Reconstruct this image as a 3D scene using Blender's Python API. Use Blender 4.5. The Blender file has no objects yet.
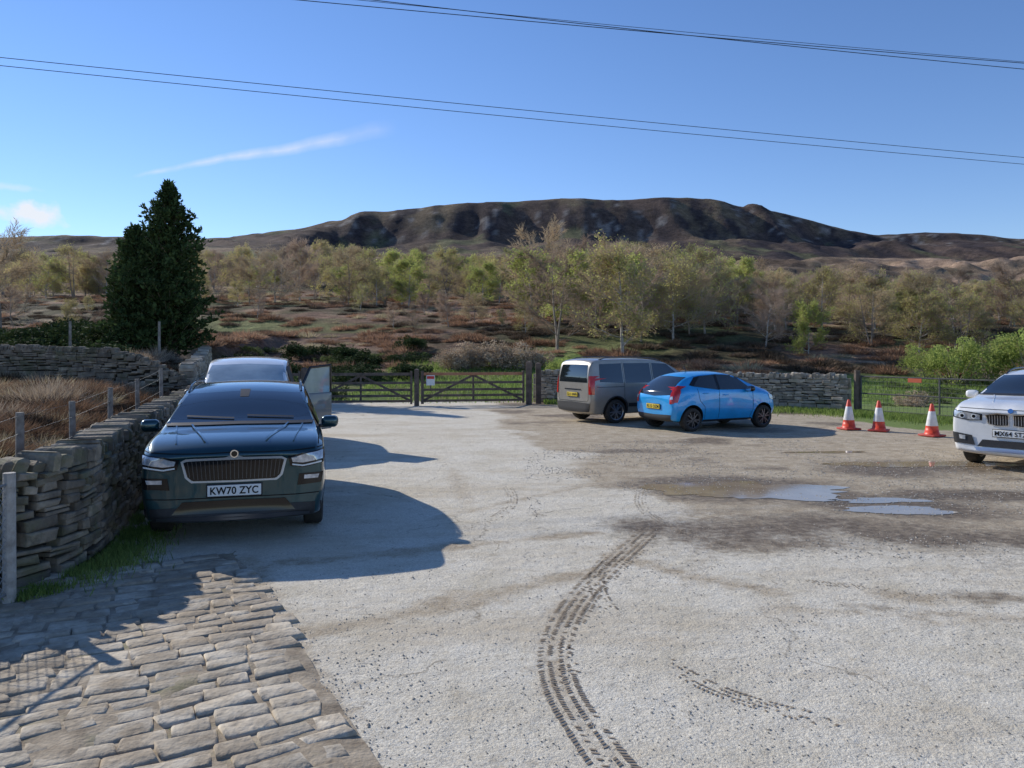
import bpy,bmesh,math,random
import numpy as np
from mathutils import Vector,Matrix
from mathutils.bvhtree import BVHTree
random.seed(7); rng=np.random.default_rng(7)
S=bpy.context.scene; COL=S.collection
R=random.random
def U(a,b): return a+(b-a)*random.random()
# ---------------------------------------------------------------- noise
_T=rng.random((256,256))
def vn(x,y,k=0):
    x=np.asarray(x,float)+k*37.31; y=np.asarray(y,float)+k*17.17
    xi=np.floor(x).astype(int); yi=np.floor(y).astype(int)
    fx=x-xi; fy=y-yi; fx=fx*fx*(3-2*fx); fy=fy*fy*(3-2*fy)
    a=_T[xi&255,yi&255]; b=_T[(xi+1)&255,yi&255]; c=_T[xi&255,(yi+1)&255]; d=_T[(xi+1)&255,(yi+1)&255]
    return (a*(1-fx)+b*fx)*(1-fy)+(c*(1-fx)+d*fx)*fy
def fbm(x,y,o=4,k=0):
    x=np.asarray(x,float); y=np.asarray(y,float)
    s=0;a=.5
    for i in range(o):
        s=s+a*(vn(x*2**i,y*2**i,k+i*3)*2-1); a*=.5
    return s
def ss(t):
    t=np.clip(t,0,1); return t*t*(3-2*t)
# ---------------------------------------------------------------- materials
def mat(name,c1,c2=None,scale=5,rough=.7,metal=0,bump=0,bscale=None,coat=0,spec=.5,trans=0,rnd=0,inst=0,c3=None,lo=.35,hi=.65,detail=6,bdist=.02,coords='Object',over=None):
    m=bpy.data.materials.new(name); m.use_nodes=True; nt=m.node_tree; N=nt.nodes; L=nt.links
    b=N['Principled BSDF']; out=N['Material Output']
    b.inputs['Roughness'].default_value=rough; b.inputs['Metallic'].default_value=metal
    b.inputs['Coat Weight'].default_value=coat; b.inputs['Coat Roughness'].default_value=.03
    b.inputs['Specular IOR Level'].default_value=spec
    tc=N.new('ShaderNodeTexCoord'); co=tc.outputs[coords]
    c4=lambda c:(c[0],c[1],c[2],1)
    b.inputs['Base Color'].default_value=c4(c1); cs=None
    if c2 is not None:
        n=N.new('ShaderNodeTexNoise'); n.inputs['Scale'].default_value=scale; n.inputs['Detail'].default_value=detail; n.inputs['Roughness'].default_value=.6
        L.new(co,n.inputs['Vector'])
        r=N.new('ShaderNodeValToRGB'); r.color_ramp.elements[0].position=lo; r.color_ramp.elements[1].position=hi
        r.color_ramp.elements[0].color=c4(c1); r.color_ramp.elements[1].color=c4(c2)
        if c3 is not None:
            e=r.color_ramp.elements.new((lo+hi)/2); e.color=c4(c3)
        L.new(n.outputs['Fac'],r.inputs['Fac']); cs=r.outputs['Color']
    def mul(sock,amt):
        nonlocal cs
        mr=N.new('ShaderNodeMapRange'); mr.inputs['To Min'].default_value=1-amt; mr.inputs['To Max'].default_value=1+amt
        L.new(sock,mr.inputs['Value'])
        v=N.new('ShaderNodeVectorMath'); v.operation='SCALE'
        if cs: L.new(cs,v.inputs[0])
        else: v.inputs[0].default_value=c1[:3]
        L.new(mr.outputs[0],v.inputs['Scale']); cs=v.outputs[0]
    if rnd:
        at=N.new('ShaderNodeAttribute'); at.attribute_name='rnd'; mul(at.outputs['Fac'],rnd)
    if inst:
        oi=N.new('ShaderNodeObjectInfo'); mul(oi.outputs['Random'],inst)
    if over:
        for oc,osc,oth,oamt in over:
            n=N.new('ShaderNodeTexNoise'); n.inputs['Scale'].default_value=osc; n.inputs['Detail'].default_value=8; n.inputs['Roughness'].default_value=.65; L.new(co,n.inputs['Vector'])
            mr=N.new('ShaderNodeMapRange'); mr.inputs[1].default_value=oth-.06; mr.inputs[2].default_value=oth+.08; mr.inputs[3].default_value=0; mr.inputs[4].default_value=oamt; L.new(n.outputs['Fac'],mr.inputs[0])
            x=N.new('ShaderNodeMix'); x.data_type='RGBA'; L.new(mr.outputs[0],x.inputs[0]); L.new(cs,x.inputs[6]); x.inputs[7].default_value=c4(oc); cs=x.outputs[2]
    if cs: L.new(cs,b.inputs['Base Color'])
    if bump:
        n2=N.new('ShaderNodeTexNoise'); n2.inputs['Scale'].default_value=bscale or scale*4; n2.inputs['Detail'].default_value=5
        L.new(co,n2.inputs['Vector'])
        bp=N.new('ShaderNodeBump'); bp.inputs['Strength'].default_value=bump; bp.inputs['Distance'].default_value=bdist
        L.new(n2.outputs['Fac'],bp.inputs['Height']); L.new(bp.outputs[0],b.inputs['Normal'])
    if trans:
        t=N.new('ShaderNodeBsdfTranslucent'); mx=N.new('ShaderNodeMixShader'); mx.inputs[0].default_value=trans
        if cs: L.new(cs,t.inputs[0])
        else: t.inputs[0].default_value=c4(c1)
        L.new(b.outputs[0],mx.inputs[1]); L.new(t.outputs[0],mx.inputs[2]); L.new(mx.outputs[0],out.inputs['Surface'])
    return m
# ---------------------------------------------------------------- mesh helpers
def link(o,parent=None):
    COL.objects.link(o)
    if parent is not None: o.parent=parent
    return o
def mk(name,verts,faces,mats=(),mi=None,parent=None,smooth=False,rndv=None):
    me=bpy.data.meshes.new(name); me.from_pydata([tuple(v) for v in verts],[],faces)
    for m in mats: me.materials.append(m)
    if mi is not None: me.polygons.foreach_set('material_index',np.array(mi,dtype=np.int32))
    if smooth: me.polygons.foreach_set('use_smooth',np.ones(len(me.polygons),dtype=bool))
    if rndv is not None:
        a=me.attributes.new('rnd','FLOAT','POINT'); a.data.foreach_set('value',np.array(rndv,dtype=np.float32))
    me.update()
    return link(bpy.data.objects.new(name,me),parent)
def empty(name,loc=(0,0,0),rz=0,parent=None):
    e=bpy.data.objects.new(name,None); e.location=loc; e.rotation_euler=(0,0,rz); e.empty_display_size=.3
    return link(e,parent)
def rbox(name,size,loc,mats,bev=.02,seg=2,parent=None,rot=(0,0,0),taper=None):
    bm=bmesh.new(); bmesh.ops.create_cube(bm,size=1)
    for v in bm.verts:
        v.co.x*=size[0]; v.co.y*=size[1]; v.co.z*=size[2]
        if taper and v.co.z>0: v.co.x*=taper; v.co.y*=taper
    if bev: bmesh.ops.bevel(bm,geom=bm.edges[:],offset=bev,segments=seg,affect='EDGES',profile=.5)
    me=bpy.data.meshes.new(name); bm.to_mesh(me); bm.free()
    me.materials.append(mats)
    if bev: me.polygons.foreach_set('use_smooth',np.ones(len(me.polygons),dtype=bool)); me.set_sharp_from_angle(angle=math.radians(40))
    o=bpy.data.objects.new(name,me); o.location=loc; o.rotation_euler=rot
    return link(o,parent)
class Geo:
    def __init__(s): s.v=[];s.f=[];s.m=[];s.r=[]
    def prism(s,p0,p1,r0,r1,n=3,m=0,rv=.5,cap=False):
        p0=Vector(p0);p1=Vector(p1); d=(p1-p0)
        if d.length<1e-6: return
        d.normalize(); a=d.orthogonal().normalized(); b=d.cross(a); k=len(s.v)
        for p,r in((p0,r0),(p1,r1)):
            for i in range(n):
                t=2*math.pi*i/n; s.v.append(p+(a*math.cos(t)+b*math.sin(t))*r); s.r.append(rv)
        for i in range(n):
            j=(i+1)%n; s.f.append((k+i,k+j,k+n+j,k+n+i)); s.m.append(m)
        if cap:
            s.f.append(tuple(k+n+i for i in range(n))); s.m.append(m)
            s.f.append(tuple(k+n-1-i for i in range(n))); s.m.append(m)
    def poly(s,pts,m=0,rv=.5):
        k=len(s.v)
        for p in pts: s.v.append(p); s.r.append(rv)
        s.f.append(tuple(range(k,k+len(pts)))); s.m.append(m)
    def block(s,c,u,v,w,su,sv,sw,ch=.012,j=.01,rv=.5,m=0):
        """stone: u,w in-plane, v outward; two chamfer rings"""
        k=len(s.v); q=[(-1,-1),(1,-1),(1,1),(-1,1)]
        jj=[(U(-j,j),U(-j,j)) for _ in q]
        for lvl,(dv,ins) in enumerate(((-.5*sv,0),(.5*sv-ch,0),(.5*sv-ch*.25,ch*.45),(.5*sv,ch*1.3))):
            for i,(a,b) in enumerate(q):
                s.v.append(c+u*(a*(su/2-ins*1.2)+jj[i][0])+w*(b*(sw/2-ins)+jj[i][1])+v*(dv+(U(-.25,.25)*ch if lvl else 0))); s.r.append(rv)
        for l in(0,4,8):
            for i in range(4):
                n=(i+1)%4; s.f.append((k+l+i,k+l+n,k+l+4+n,k+l+4+i)); s.m.append(m)
        s.f.append((k+12,k+13,k+14,k+15)); s.m.append(m)
        s.f.append((k+3,k+2,k+1,k)); s.m.append(m)
    def box(s,c,u,v,w,su,sv,sw,m=0,rv=.5):
        k=len(s.v)
        for a in(-.5,.5):
            for b in(-.5,.5):
                for d in(-.5,.5): s.v.append(c+u*(a*su)+v*(b*sv)+w*(d*sw)); s.r.append(rv)
        for f in((0,1,3,2),(4,6,7,5),(0,4,5,1),(2,3,7,6),(0,2,6,4),(1,5,7,3)):
            s.f.append(tuple(k+i for i in f)); s.m.append(m)
    def obj(s,name,mats,parent=None,smooth=False):
        return mk(name,s.v,s.f,mats,s.m,parent,smooth,s.r)
    def mesh(s,name,mats):
        o=s.obj(name,mats); me=o.data; bpy.data.objects.remove(o); return me
Z=Vector((0,0,1))
def inst(me,name,loc,rz,sc,parent,tilt=0):
    o=bpy.data.objects.new(name,me); o.location=loc; o.rotation_euler=(U(-tilt,tilt),U(-tilt,tilt),rz)
    o.scale=sc if isinstance(sc,tuple) else (sc,sc,sc)
    return link(o,parent)
# ---------------------------------------------------------------- terrain
WX=np.array([-4.0,-4.2,-5.1,-6.6,-8.2,-10.4,-14]); WY=np.array([0,6.4,10.3,15.4,22,29,40])
RPX=[-900,-300,0,60,200,280,320,342,356,370,400,450,520,560,620,690,720,745,752,762,770,800,850,880,930,980,1024,1300,1900]
RPY=[262,240,236,234,239,233,228,224,217,214,211,205,200,197,199,196,199,206,202,203,209,215,229,234,231,233,238,246,262]
RX=(np.array(RPX)-512)/770*1190; RZ=2+(350-np.array(RPY))/770*1190
def terrain(x,y):
    x=np.asarray(x,float); y=np.asarray(y,float)
    prof=np.interp(y,[-400,-50,0,30,38,48,60,80,100,140,200,350,500,700],[-10,0,0,0,.2,1.2,3.3,6.2,8.2,12.2,19,38,56,84])
    low=ss((x-.12*y)/(.45*np.abs(y)+5))*ss((y-45)/60)*(1-ss((y-500)/250))
    prof=prof*(1-.30*low)
    amp=np.interp(y,[32,45,80,200,700],[0,.25,1.0,3,7])
    prof=prof+amp*fbm(x/28,y/28,4)*1.3
    w=np.interp(y,WY,WX)
    s=ss((w-x-.35)/3.2)
    Lr=np.interp(y,[-400,-30,0,6,12,22,34,50,80],[0,0,.3,.35,.6,1.0,1.9,2.8,4])+.12*fbm(x/2.5,y/2.5,3,5)
    z=np.where(s>0,np.maximum(prof,s*Lr),prof)
    yy=y+75*fbm(x/170,y*0,3,41)+7*fbm(x/24,y*0,3,43)
    t=np.clip((y-700)/500,0,1); t2=np.clip((yy-700)/500,0,1); t2=np.where(t>.90,t2+(np.maximum(t2,t)-t2)*ss((t-.9)/.06),t2)
    Rz=np.interp(x*1.0,RX,RZ)+1.6*fbm(x/20,y*0,4,9)
    gs=np.interp(t2,[0,.3,.55,.74,.80,.90,.97,1],[0,.15,.31,.46,.58,.84,.97,1]); gl=np.interp(t2,[0,.5,.8,1],[0,.42,.74,1])
    hf=ss((Rz-188)/25); g=gs*hf+gl*(1-hf)
    hill=84+(Rz-84)*g
    rid=1-np.abs(fbm(x/150+fbm(x/300,y/300,2,4)*1.5,y/300,4,12))*2
    hill=hill+ (rid-.6)*14*np.sin(np.pi*np.clip(t,0,1))**.7+5*fbm(x/26,y/50,5,21)*np.sin(np.pi*t)
    back=np.clip((y-1215)/900,0,1)
    hill=hill-back*90
    return np.where(y>700,np.where(y<1215,hill+(1-ss((y-700)/40))*(prof-84),hill),z)
def tz(x,y): return float(terrain(x,y))
nx=480
ys=np.concatenate([np.linspace(-300,-6,14),np.linspace(-5,34,90),34+np.cumsum(np.linspace(.5,6.6,340))])
ys=np.concatenate([ys[ys<1240],np.linspace(1245,2600,30)])
us=np.linspace(-1.5,1.5,nx)
Yg=np.repeat(ys[:,None],nx,1); Xg=us[None,:]*(22+.95*np.abs(ys))[:,None]
Zg=terrain(Xg,Yg)
n=len(ys); V=np.stack([Xg,Yg,Zg],-1).reshape(-1,3)
idx=np.arange(n*nx).reshape(n,nx)
F=np.stack([idx[:-1,:-1],idx[:-1,1:],idx[1:,1:],idx[1:,:-1]],-1).reshape(-1,4)
me=bpy.data.meshes.new('ground_terrain'); me.from_pydata(V.tolist(),[],F.tolist())
X=V[:,0];Y=V[:,1]
def mixc(a,b,t): return a*(1-t[:,None])+np.array(b)[None,:]*t[:,None]
wl=np.interp(Y,WY,WX)
c=np.tile(np.array([.15,.22,.055]),(len(X),1))
c=mixc(c,[.24,.22,.10],ss(fbm(X/3,Y/3,3)*2+.3)*.75)
left=ss((wl-X)/1.0)
c=mixc(c,[.15,.10,.06],left)
n1=fbm(X/9,Y/9,5,2); n2=fbm(X/3.5,Y/4,4,6)
bank=ss((Y-39-9*ss((X+6)/3)*(1-ss((X-5)/4)))/6)
cb=np.tile(np.array([.26,.165,.115]),(len(X),1))
cb=mixc(cb,[.09,.08,.045],ss(n1*3+.3)); cb=mixc(cb,[.38,.29,.19],ss(n2*4-.9)*.7); cb=mixc(cb,[.19,.21,.08],ss(fbm(X/14,Y/10,3,15)*4-.8)*.8)
c=c*(1-bank[:,None])+cb*bank[:,None]
wood_=ss((Y-100)/70); c=mixc(c,[.27,.21,.14],wood_*.8)
moor=ss((Y-360)/140)
cm=np.tile(np.array([.24,.175,.115]),(len(X),1)); cm=mixc(cm,[.12,.085,.06],ss(fbm(X/50,Y/60,5,8)*3+.4)); cm=mixc(cm,[.20,.20,.10],ss(fbm(X/70,Y/50,4,18)*4-.8)*.7)
cm=mixc(cm,[.36,.25,.17],ss((X/np.maximum(Y,1)-.38)/.12)*ss(fbm(X/40,Y/30,4,25)*3+.4)*(1-ss((Y-900)/150)))
c=c*(1-moor[:,None])+cm*moor[:,None]
hl=ss((Y-740+90*fbm(X/90,Y/90,3,51))/120)
ch=np.tile(np.array([.100,.072,.058]),(len(X),1)); ch=mixc(ch,[.165,.125,.08],ss(fbm(X/60,Y/90,5,31)*3+.0)); ch=mixc(ch,[.055,.043,.042],ss(fbm(X/18,Y/60,4,33)*4-.1)); ch=mixc(ch,[.14,.15,.07],ss(fbm(X/45,Y/70,4,39)*4-1.0)*.6)
ch=mixc(ch,[.24,.215,.19],ss(fbm(X/8,Y/30,4,36)*6-1.6)*ss((Y-1050)/50)*.85)
c=c*(1-hl[:,None])+ch*hl[:,None]
ca=me.color_attributes.new('Col','FLOAT_COLOR','POINT'); ca.data.foreach_set('color',np.concatenate([c,np.ones((len(c),1))],1).astype(np.float32).ravel())
me.polygons.foreach_set('use_smooth',np.ones(len(me.polygons),dtype=bool))
m=bpy.data.materials.new('terrain'); m.use_nodes=True; nt=m.node_tree;N=nt.nodes;L=nt.links; b=N['Principled BSDF']; b.inputs['Roughness'].default_value=.95; b.inputs['Specular IOR Level'].default_value=.1
at=N.new('ShaderNodeVertexColor'); at.layer_name='Col'; geo=N.new('ShaderNodeNewGeometry')
prev=at.outputs[0]
for sc,am in((.035,.35),(.16,.40),(1.1,.4),(7,.45)):
    nz=N.new('ShaderNodeTexNoise'); nz.inputs['Scale'].default_value=sc; nz.inputs['Detail'].default_value=7; nz.inputs['Roughness'].default_value=.65; L.new(geo.outputs['Position'],nz.inputs['Vector'])
    mr=N.new('ShaderNodeMapRange'); mr.inputs['From Min'].default_value=.3; mr.inputs['From Max'].default_value=.7; mr.inputs['To Min'].default_value=1-am; mr.inputs['To Max'].default_value=1+am; L.new(nz.outputs['Fac'],mr.inputs[0])
    vs=N.new('ShaderNodeVectorMath'); vs.operation='SCALE'; L.new(prev,vs.inputs[0]); L.new(mr.outputs[0],vs.inputs['Scale']); prev=vs.outputs[0]
L.new(prev,b.inputs['Base Color'])
nz=N.new('ShaderNodeTexNoise'); nz.inputs['Scale'].default_value=.3; nz.inputs['Detail'].default_value=9; nz.inputs['Roughness'].default_value=.7; L.new(geo.outputs['Position'],nz.inputs['Vector'])
bp=N.new('ShaderNodeBump'); bp.inputs['Strength'].default_value=.9; bp.inputs['Distance'].default_value=1.6; L.new(nz.outputs['Fac'],bp.inputs['Height']); L.new(bp.outputs[0],b.inputs['Normal'])
me.materials.append(m)
link(bpy.data.objects.new('ground_terrain',me))
# ---------------------------------------------------------------- car park sheet
TRK=[(1.62,8.75),(1.3,8.0),(.78,6.84),(.44,5.92),(.27,5.13),(.28,4.53),(.385,4.05),(.5,3.6),(.8,3.0)]
gx=np.arange(-12,16.01,.10); gy=np.arange(-6,31.5,.10)
GX,GY=np.meshgrid(gx,gy); w=np.interp(GY,WY,WX)
inside=(GX>w-.1)
ZZ=np.full_like(GX,.006)
nse=fbm(GX/1.4,GY/1.4,5,3); nse2=fbm(GX/.5,GY/.5,4,7); nse3=fbm(GX/2.2+5,GY/1.5,5,13)
xb=np.interp(GY,[0,8,10,14,20,28],[2.4,1.9,1.2,.4,-.3,-1.2])
dirt=ss((GX-xb+nse*1.9)/1.3)*ss((GY-7.4-.12*(GX-2)+nse*1.6)/1.2)
mud_and_dark=np.exp(-((GY-8.45+.10*(GX-3)+nse*1.2)/.62)**2)*ss((GX-.6+nse)/1.6)*.9  # irregular dark brown band across the right-hand ground
mud_and_dark=np.maximum(mud_and_dark,ss(nse3*3.2-.45)*dirt*.8)
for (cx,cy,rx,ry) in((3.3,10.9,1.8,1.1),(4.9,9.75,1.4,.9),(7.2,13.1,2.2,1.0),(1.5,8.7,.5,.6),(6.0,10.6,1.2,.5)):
    mud_and_dark=np.maximum(mud_and_dark,ss(1.3-np.sqrt(((GX-cx)/rx)**2+((GY-cy)/ry)**2)+nse*.8)*.95)
def seg(ax,ay,bx,by,wd):
    dx,dy=bx-ax,by-ay; t=np.clip(((GX-ax)*dx+(GY-ay)*dy)/(dx*dx+dy*dy),0,1)
    return ss(1-np.hypot(GX-ax-t*dx,GY-ay-t*dy)/wd+nse2*.9)
st=np.maximum.reduce([seg(-1.4,5.4,.7,6.9,.28),seg(-2.1,7.2,.9,8.4,.2),seg(2.2,5.9,3.8,5.7,.4)*.9,seg(3.2,6.2,4.9,6.1,.3),seg(.9,7.4,2.2,6.3,.22),seg(-2.6,7.4,-1.0,4.2,.22),seg(-1,13,-.5,9.5,.25)*.6,seg(-1.0,9.0,1.2,11.5,.2)*.7]+[seg(a[0],a[1],b_[0],b_[1],.20)*.8 for a,b_ in zip(TRK[:-1],TRK[1:])])
mud_and_dark=np.maximum(mud_and_dark,seg(3.6,6.25,4.6,6.0,.32)*.7); mud_and_dark=np.maximum(mud_and_dark,seg(2.5,6.0,3.1,5.85,.2)*.6)
dirt=np.maximum(dirt,st*.8)
wedge=np.maximum(ss((w+.9-GX+nse*.6)/.7),0)*ss((GY-5)/1)
dirt=np.maximum(dirt,wedge)
grs=ss((w+.55-GX+nse*.5)/.35)*ss((GY-5.2)/1)*(1-ss((GY-11)/2))
grs=np.maximum(grs,ss((GX*.53+GY*.85-26.6+nse)/.8)*ss((GX-2.2)/2))
grs=np.maximum(grs,ss((GX-9.3+(GY-22)*.1+nse)/.7)*ss((GY-18.5)/1.2))
V=np.stack([GX,GY,ZZ],-1).reshape(-1,3); h,wd=GX.shape; idx=np.arange(h*wd).reshape(h,wd)
ok=inside[:-1,:-1]&(GY[:-1,:-1]<31)&((GX[:-1,:-1]<5)|(GY[:-1,:-1]<28.3))
F=np.stack([idx[:-1,:-1],idx[:-1,1:],idx[1:,1:],idx[1:,:-1]],-1)[ok]
me=bpy.data.meshes.new('car_park_road'); me.from_pydata(V.tolist(),[],F.tolist())
ca=me.color_attributes.new('Col','FLOAT_COLOR','POINT'); ca.data.foreach_set('color',np.stack([dirt,mud_and_dark,grs,np.ones_like(dirt)],-1).astype(np.float32).ravel())
m=bpy.data.materials.new('worn_concrete'); m.use_nodes=True; nt=m.node_tree;N=nt.nodes;L=nt.links; b=N['Principled BSDF']; b.inputs['Specular IOR Level'].default_value=.2
geo=N.new('ShaderNodeNewGeometry'); pos=geo.outputs['Position']
def noise(sc,det=6,ro=.6,vec=None):
    x=N.new('ShaderNodeTexNoise'); x.inputs['Scale'].default_value=sc; x.inputs['Detail'].default_value=det; x.inputs['Roughness'].default_value=ro; L.new(vec or pos,x.inputs['Vector']); return x.outputs['Fac']
def ramp(s,stops):
    r=N.new('ShaderNodeValToRGB'); e=r.color_ramp.elements
    e[0].position=stops[0][0]; e[0].color=(*stops[0][1],1); e[1].position=stops[-1][0]; e[1].color=(*stops[-1][1],1)
    for p,c_ in stops[1:-1]: q=e.new(p); q.color=(*c_,1)
    L.new(s,r.inputs[0]); return r.outputs[0]
def mr(s,a,b_,c_,d):
    x=N.new('ShaderNodeMapRange'); x.inputs[1].default_value=a; x.inputs[2].default_value=b_; x.inputs[3].default_value=c_; x.inputs[4].default_value=d; L.new(s,x.inputs[0]); return x.outputs[0]
def mixn(f,a,b_,mode='MIX'):
    x=N.new('ShaderNodeMix'); x.data_type='RGBA'; x.blend_type=mode
    if isinstance(f,float): x.inputs[0].default_value=f
    else: L.new(f,x.inputs[0])
    for s,i in((a,6),(b_,7)):
        if isinstance(s,tuple): x.inputs[i].default_value=(*s,1)
        else: L.new(s,x.inputs[i])
    return x.outputs[2]
def mth(op,a,b_):
    x=N.new('ShaderNodeMath'); x.operation=op
    for s,i in((a,0),(b_,1)):
        if isinstance(s,(int,float)): x.inputs[i].default_value=s
        else: L.new(s,x.inputs[i])
    return x.outputs[0]
at=N.new('ShaderNodeVertexColor'); at.layer_name='Col'; sp=N.new('ShaderNodeSeparateColor'); L.new(at.outputs[0],sp.inputs[0])
base=ramp(noise(1.3,8,.65),[(.3,(.62,.555,.43)),(.5,(.74,.68,.56)),(.7,(.80,.75,.64))])
base=mixn(mr(noise(55,3,.7),.42,.62,0,.5),base,(.38,.33,.25))
base=mixn(mr(noise(140,2,.7),.50,.66,0,.5),base,(.22,.19,.145))
vor=N.new('ShaderNodeTexVoronoi'); vor.inputs['Scale'].default_value=42; L.new(pos,vor.inputs['Vector'])
base=mixn(mr(vor.outputs['Distance'],.0,.3,.35,0.),base,(.83,.79,.69))
mp=N.new('ShaderNodeMapping'); mp.inputs['Rotation'].default_value=(0,0,.9); mp.inputs['Scale'].default_value=(.5,1.8,1); L.new(pos,mp.inputs[0])
base=mixn(mr(noise(.55,8,.70,mp.outputs[0]),.50,.64,0,.62),base,(.48,.40,.285))
base=mixn(mr(noise(4.2,7,.72),.58,.68,0,.5),base,(.35,.295,.21))
vc=N.new('ShaderNodeTexVoronoi'); vc.feature='DISTANCE_TO_EDGE'; vc.inputs['Scale'].default_value=.33
nz3=N.new('ShaderNodeTexNoise'); nz3.inputs['Scale'].default_value=2.5; nz3.inputs['Detail'].default_value=6; L.new(pos,nz3.inputs['Vector'])
vm=N.new('ShaderNodeVectorMath'); vm.operation='ADD'; vs2=N.new('ShaderNodeVectorMath'); vs2.operation='SCALE'; vs2.inputs['Scale'].default_value=.7; L.new(nz3.outputs['Color'],vs2.inputs[0]); L.new(pos,vm.inputs[0]); L.new(vs2.outputs[0],vm.inputs[1]); L.new(vm.outputs[0],vc.inputs['Vector'])
crk=mth('MULTIPLY',mr(vc.outputs['Distance'],.0,.006,1,0),mr(noise(.8,4,.6),.48,.56,0,.75))
base=mixn(crk,base,(.20,.165,.12))
dirtc=ramp(noise(3,9,.72),[(.3,(.30,.235,.16)),(.5,(.46,.38,.27)),(.7,(.60,.52,.40))])
dirtc=mixn(mr(noise(45,4,.7),.45,.62,0,.55),dirtc,(.22,.175,.125))
dirtc=mixn(mr(vor.outputs['Distance'],.0,.35,.45,0.),dirtc,(.64,.57,.47))
fine=noise(9,6,.7)
def thr(s,soft=.25): return mr(mth('ADD',s,mth('MULTIPLY',mth('SUBTRACT',fine,.5),1.5)),.5-soft,.5+soft,0,1)
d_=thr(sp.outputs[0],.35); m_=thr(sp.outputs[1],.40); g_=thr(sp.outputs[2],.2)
colr=mixn(d_,base,dirtc)
mud_and_dark_c=ramp(noise(8,8,.7),[(.3,(.10,.073,.048)),(.5,(.17,.13,.088)),(.7,(.30,.24,.17))])
colr=mixn(m_,colr,mud_and_dark_c)
grc=ramp(noise(20,6,.7),[(.3,(.10,.14,.035)),(.6,(.19,.25,.07)),(.8,(.28,.24,.13))])
colr=mixn(g_,colr,grc); L.new(colr,b.inputs['Base Color'])
L.new(mr(m_,0,1,.95,.6),b.inputs['Roughness'])
hgt=mth('ADD',mth('MULTIPLY',noise(60,4,.7),1.0),mth('MULTIPLY',noise(6,7,.65),2.4))
bp=N.new('ShaderNodeBump'); bp.inputs['Strength'].default_value=.6; bp.inputs['Distance'].default_value=.02; L.new(hgt,bp.inputs['Height']); L.new(bp.outputs[0],b.inputs['Normal'])
me.materials.append(m); link(bpy.data.objects.new('car_park_road',me))
# ---------------------------------------------------------------- puddles
water=mat('puddle_water',(.27,.20,.125),(.37,.29,.195),scale=2.2,rough=.05,spec=.4,bump=.03,bscale=9,bdist=.006)
def puddle(cx,cy,rx,ry,ph):
    g=[(cx,cy,.011)]; n=160
    for i in range(n):
        a=2*math.pi*i/n; r=1+.75*float(fbm(math.cos(a)*1.8+ph,math.sin(a)*1.8,5,4))
        g.append((cx+rx*r*math.cos(a),cy+ry*r*math.sin(a),.011))
    mk('puddle',g,[(0,i+1,(i+1)%n+1) for i in range(n)],[water])
puddle(3.30,11.0,1.25,.68,1); puddle(4.85,10.2,.55,.16,3); puddle(4.80,9.55,.62,.24,5); puddle(7.2,13.4,1.5,.30,9); puddle(6.2,15.0,.9,.15,17)
# ---------------------------------------------------------------- loose gravel, tyre tracks, setts
stone_m=mat('loose_stone',(.30,.26,.20),(.56,.50,.42),scale=8,rough=.9,rnd=.4)
g=Geo()
def pebble(x,y,r,z=.008):
    k=len(g.v); rv=R()
    for d in((1,0,0),(0,1,0),(-1,0,0),(0,-1,0),(0,0,.8)):
        g.v.append((x+d[0]*r*U(.6,1.2),y+d[1]*r*U(.6,1.2),z+d[2]*r*U(.6,1))); g.r.append(rv)
    for f in((0,1,4),(1,2,4),(2,3,4),(3,0,4)): g.f.append(tuple(k+i for i in f)); g.m.append(0)
for i in range(9000):
    y=3+R()**1.6*13; x=U(-.72,.72)*y
    if x<np.interp(y,WY,WX)+.4: continue
    pebble(x,y,U(.003,.009))
for i in range(13000):
    y=U(7.3,17); x=U(.2,10)
    if vn(x/1.2,y/1.2,4)>.5: pebble(x,y,U(.005,.018))
for i in range(4500):
    y=3.2+R()*5.5; x=U(-.72,.72)*y
    if vn(x/.5,y/.5,14)>.66 and x>-2.4: pebble(x,y,U(.004,.012))
for i in range(3000):
    t=R(); x=-2.65+t*1.85+random.gauss(0,.12); y=7.1-t*3.6+random.gauss(0,.1); pebble(x,y,U(.004,.012))
g.obj('gravel',[stone_m])
track_m=mat('track_mud',(.17,.13,.09),(.30,.24,.175),scale=5,rough=.95,bump=.3,rnd=.2)
def smooth_path(pts,it=3):
    p=[np.array(q,float) for q in pts]
    for _ in range(it):
        q=[p[0]]
        for a,b_ in zip(p[:-1],p[1:]): q+= [a*.75+b_*.25,a*.25+b_*.75]
        q.append(p[-1]); p=q
    return np.array(p)
def resample(pts,step):
    p=smooth_path(pts); s=np.concatenate([[0],np.cumsum(np.hypot(*(p[1:,:2]-p[:-1,:2]).T))]); n=max(2,int(s[-1]/step))
    t=np.linspace(0,s[-1],n); x=np.interp(t,s,p[:,0]); y=np.interp(t,s,p[:,1]); dx=np.gradient(x); dy=np.gradient(y); l=np.hypot(dx,dy)
    return t,x,y,dx/l,dy/l
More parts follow.
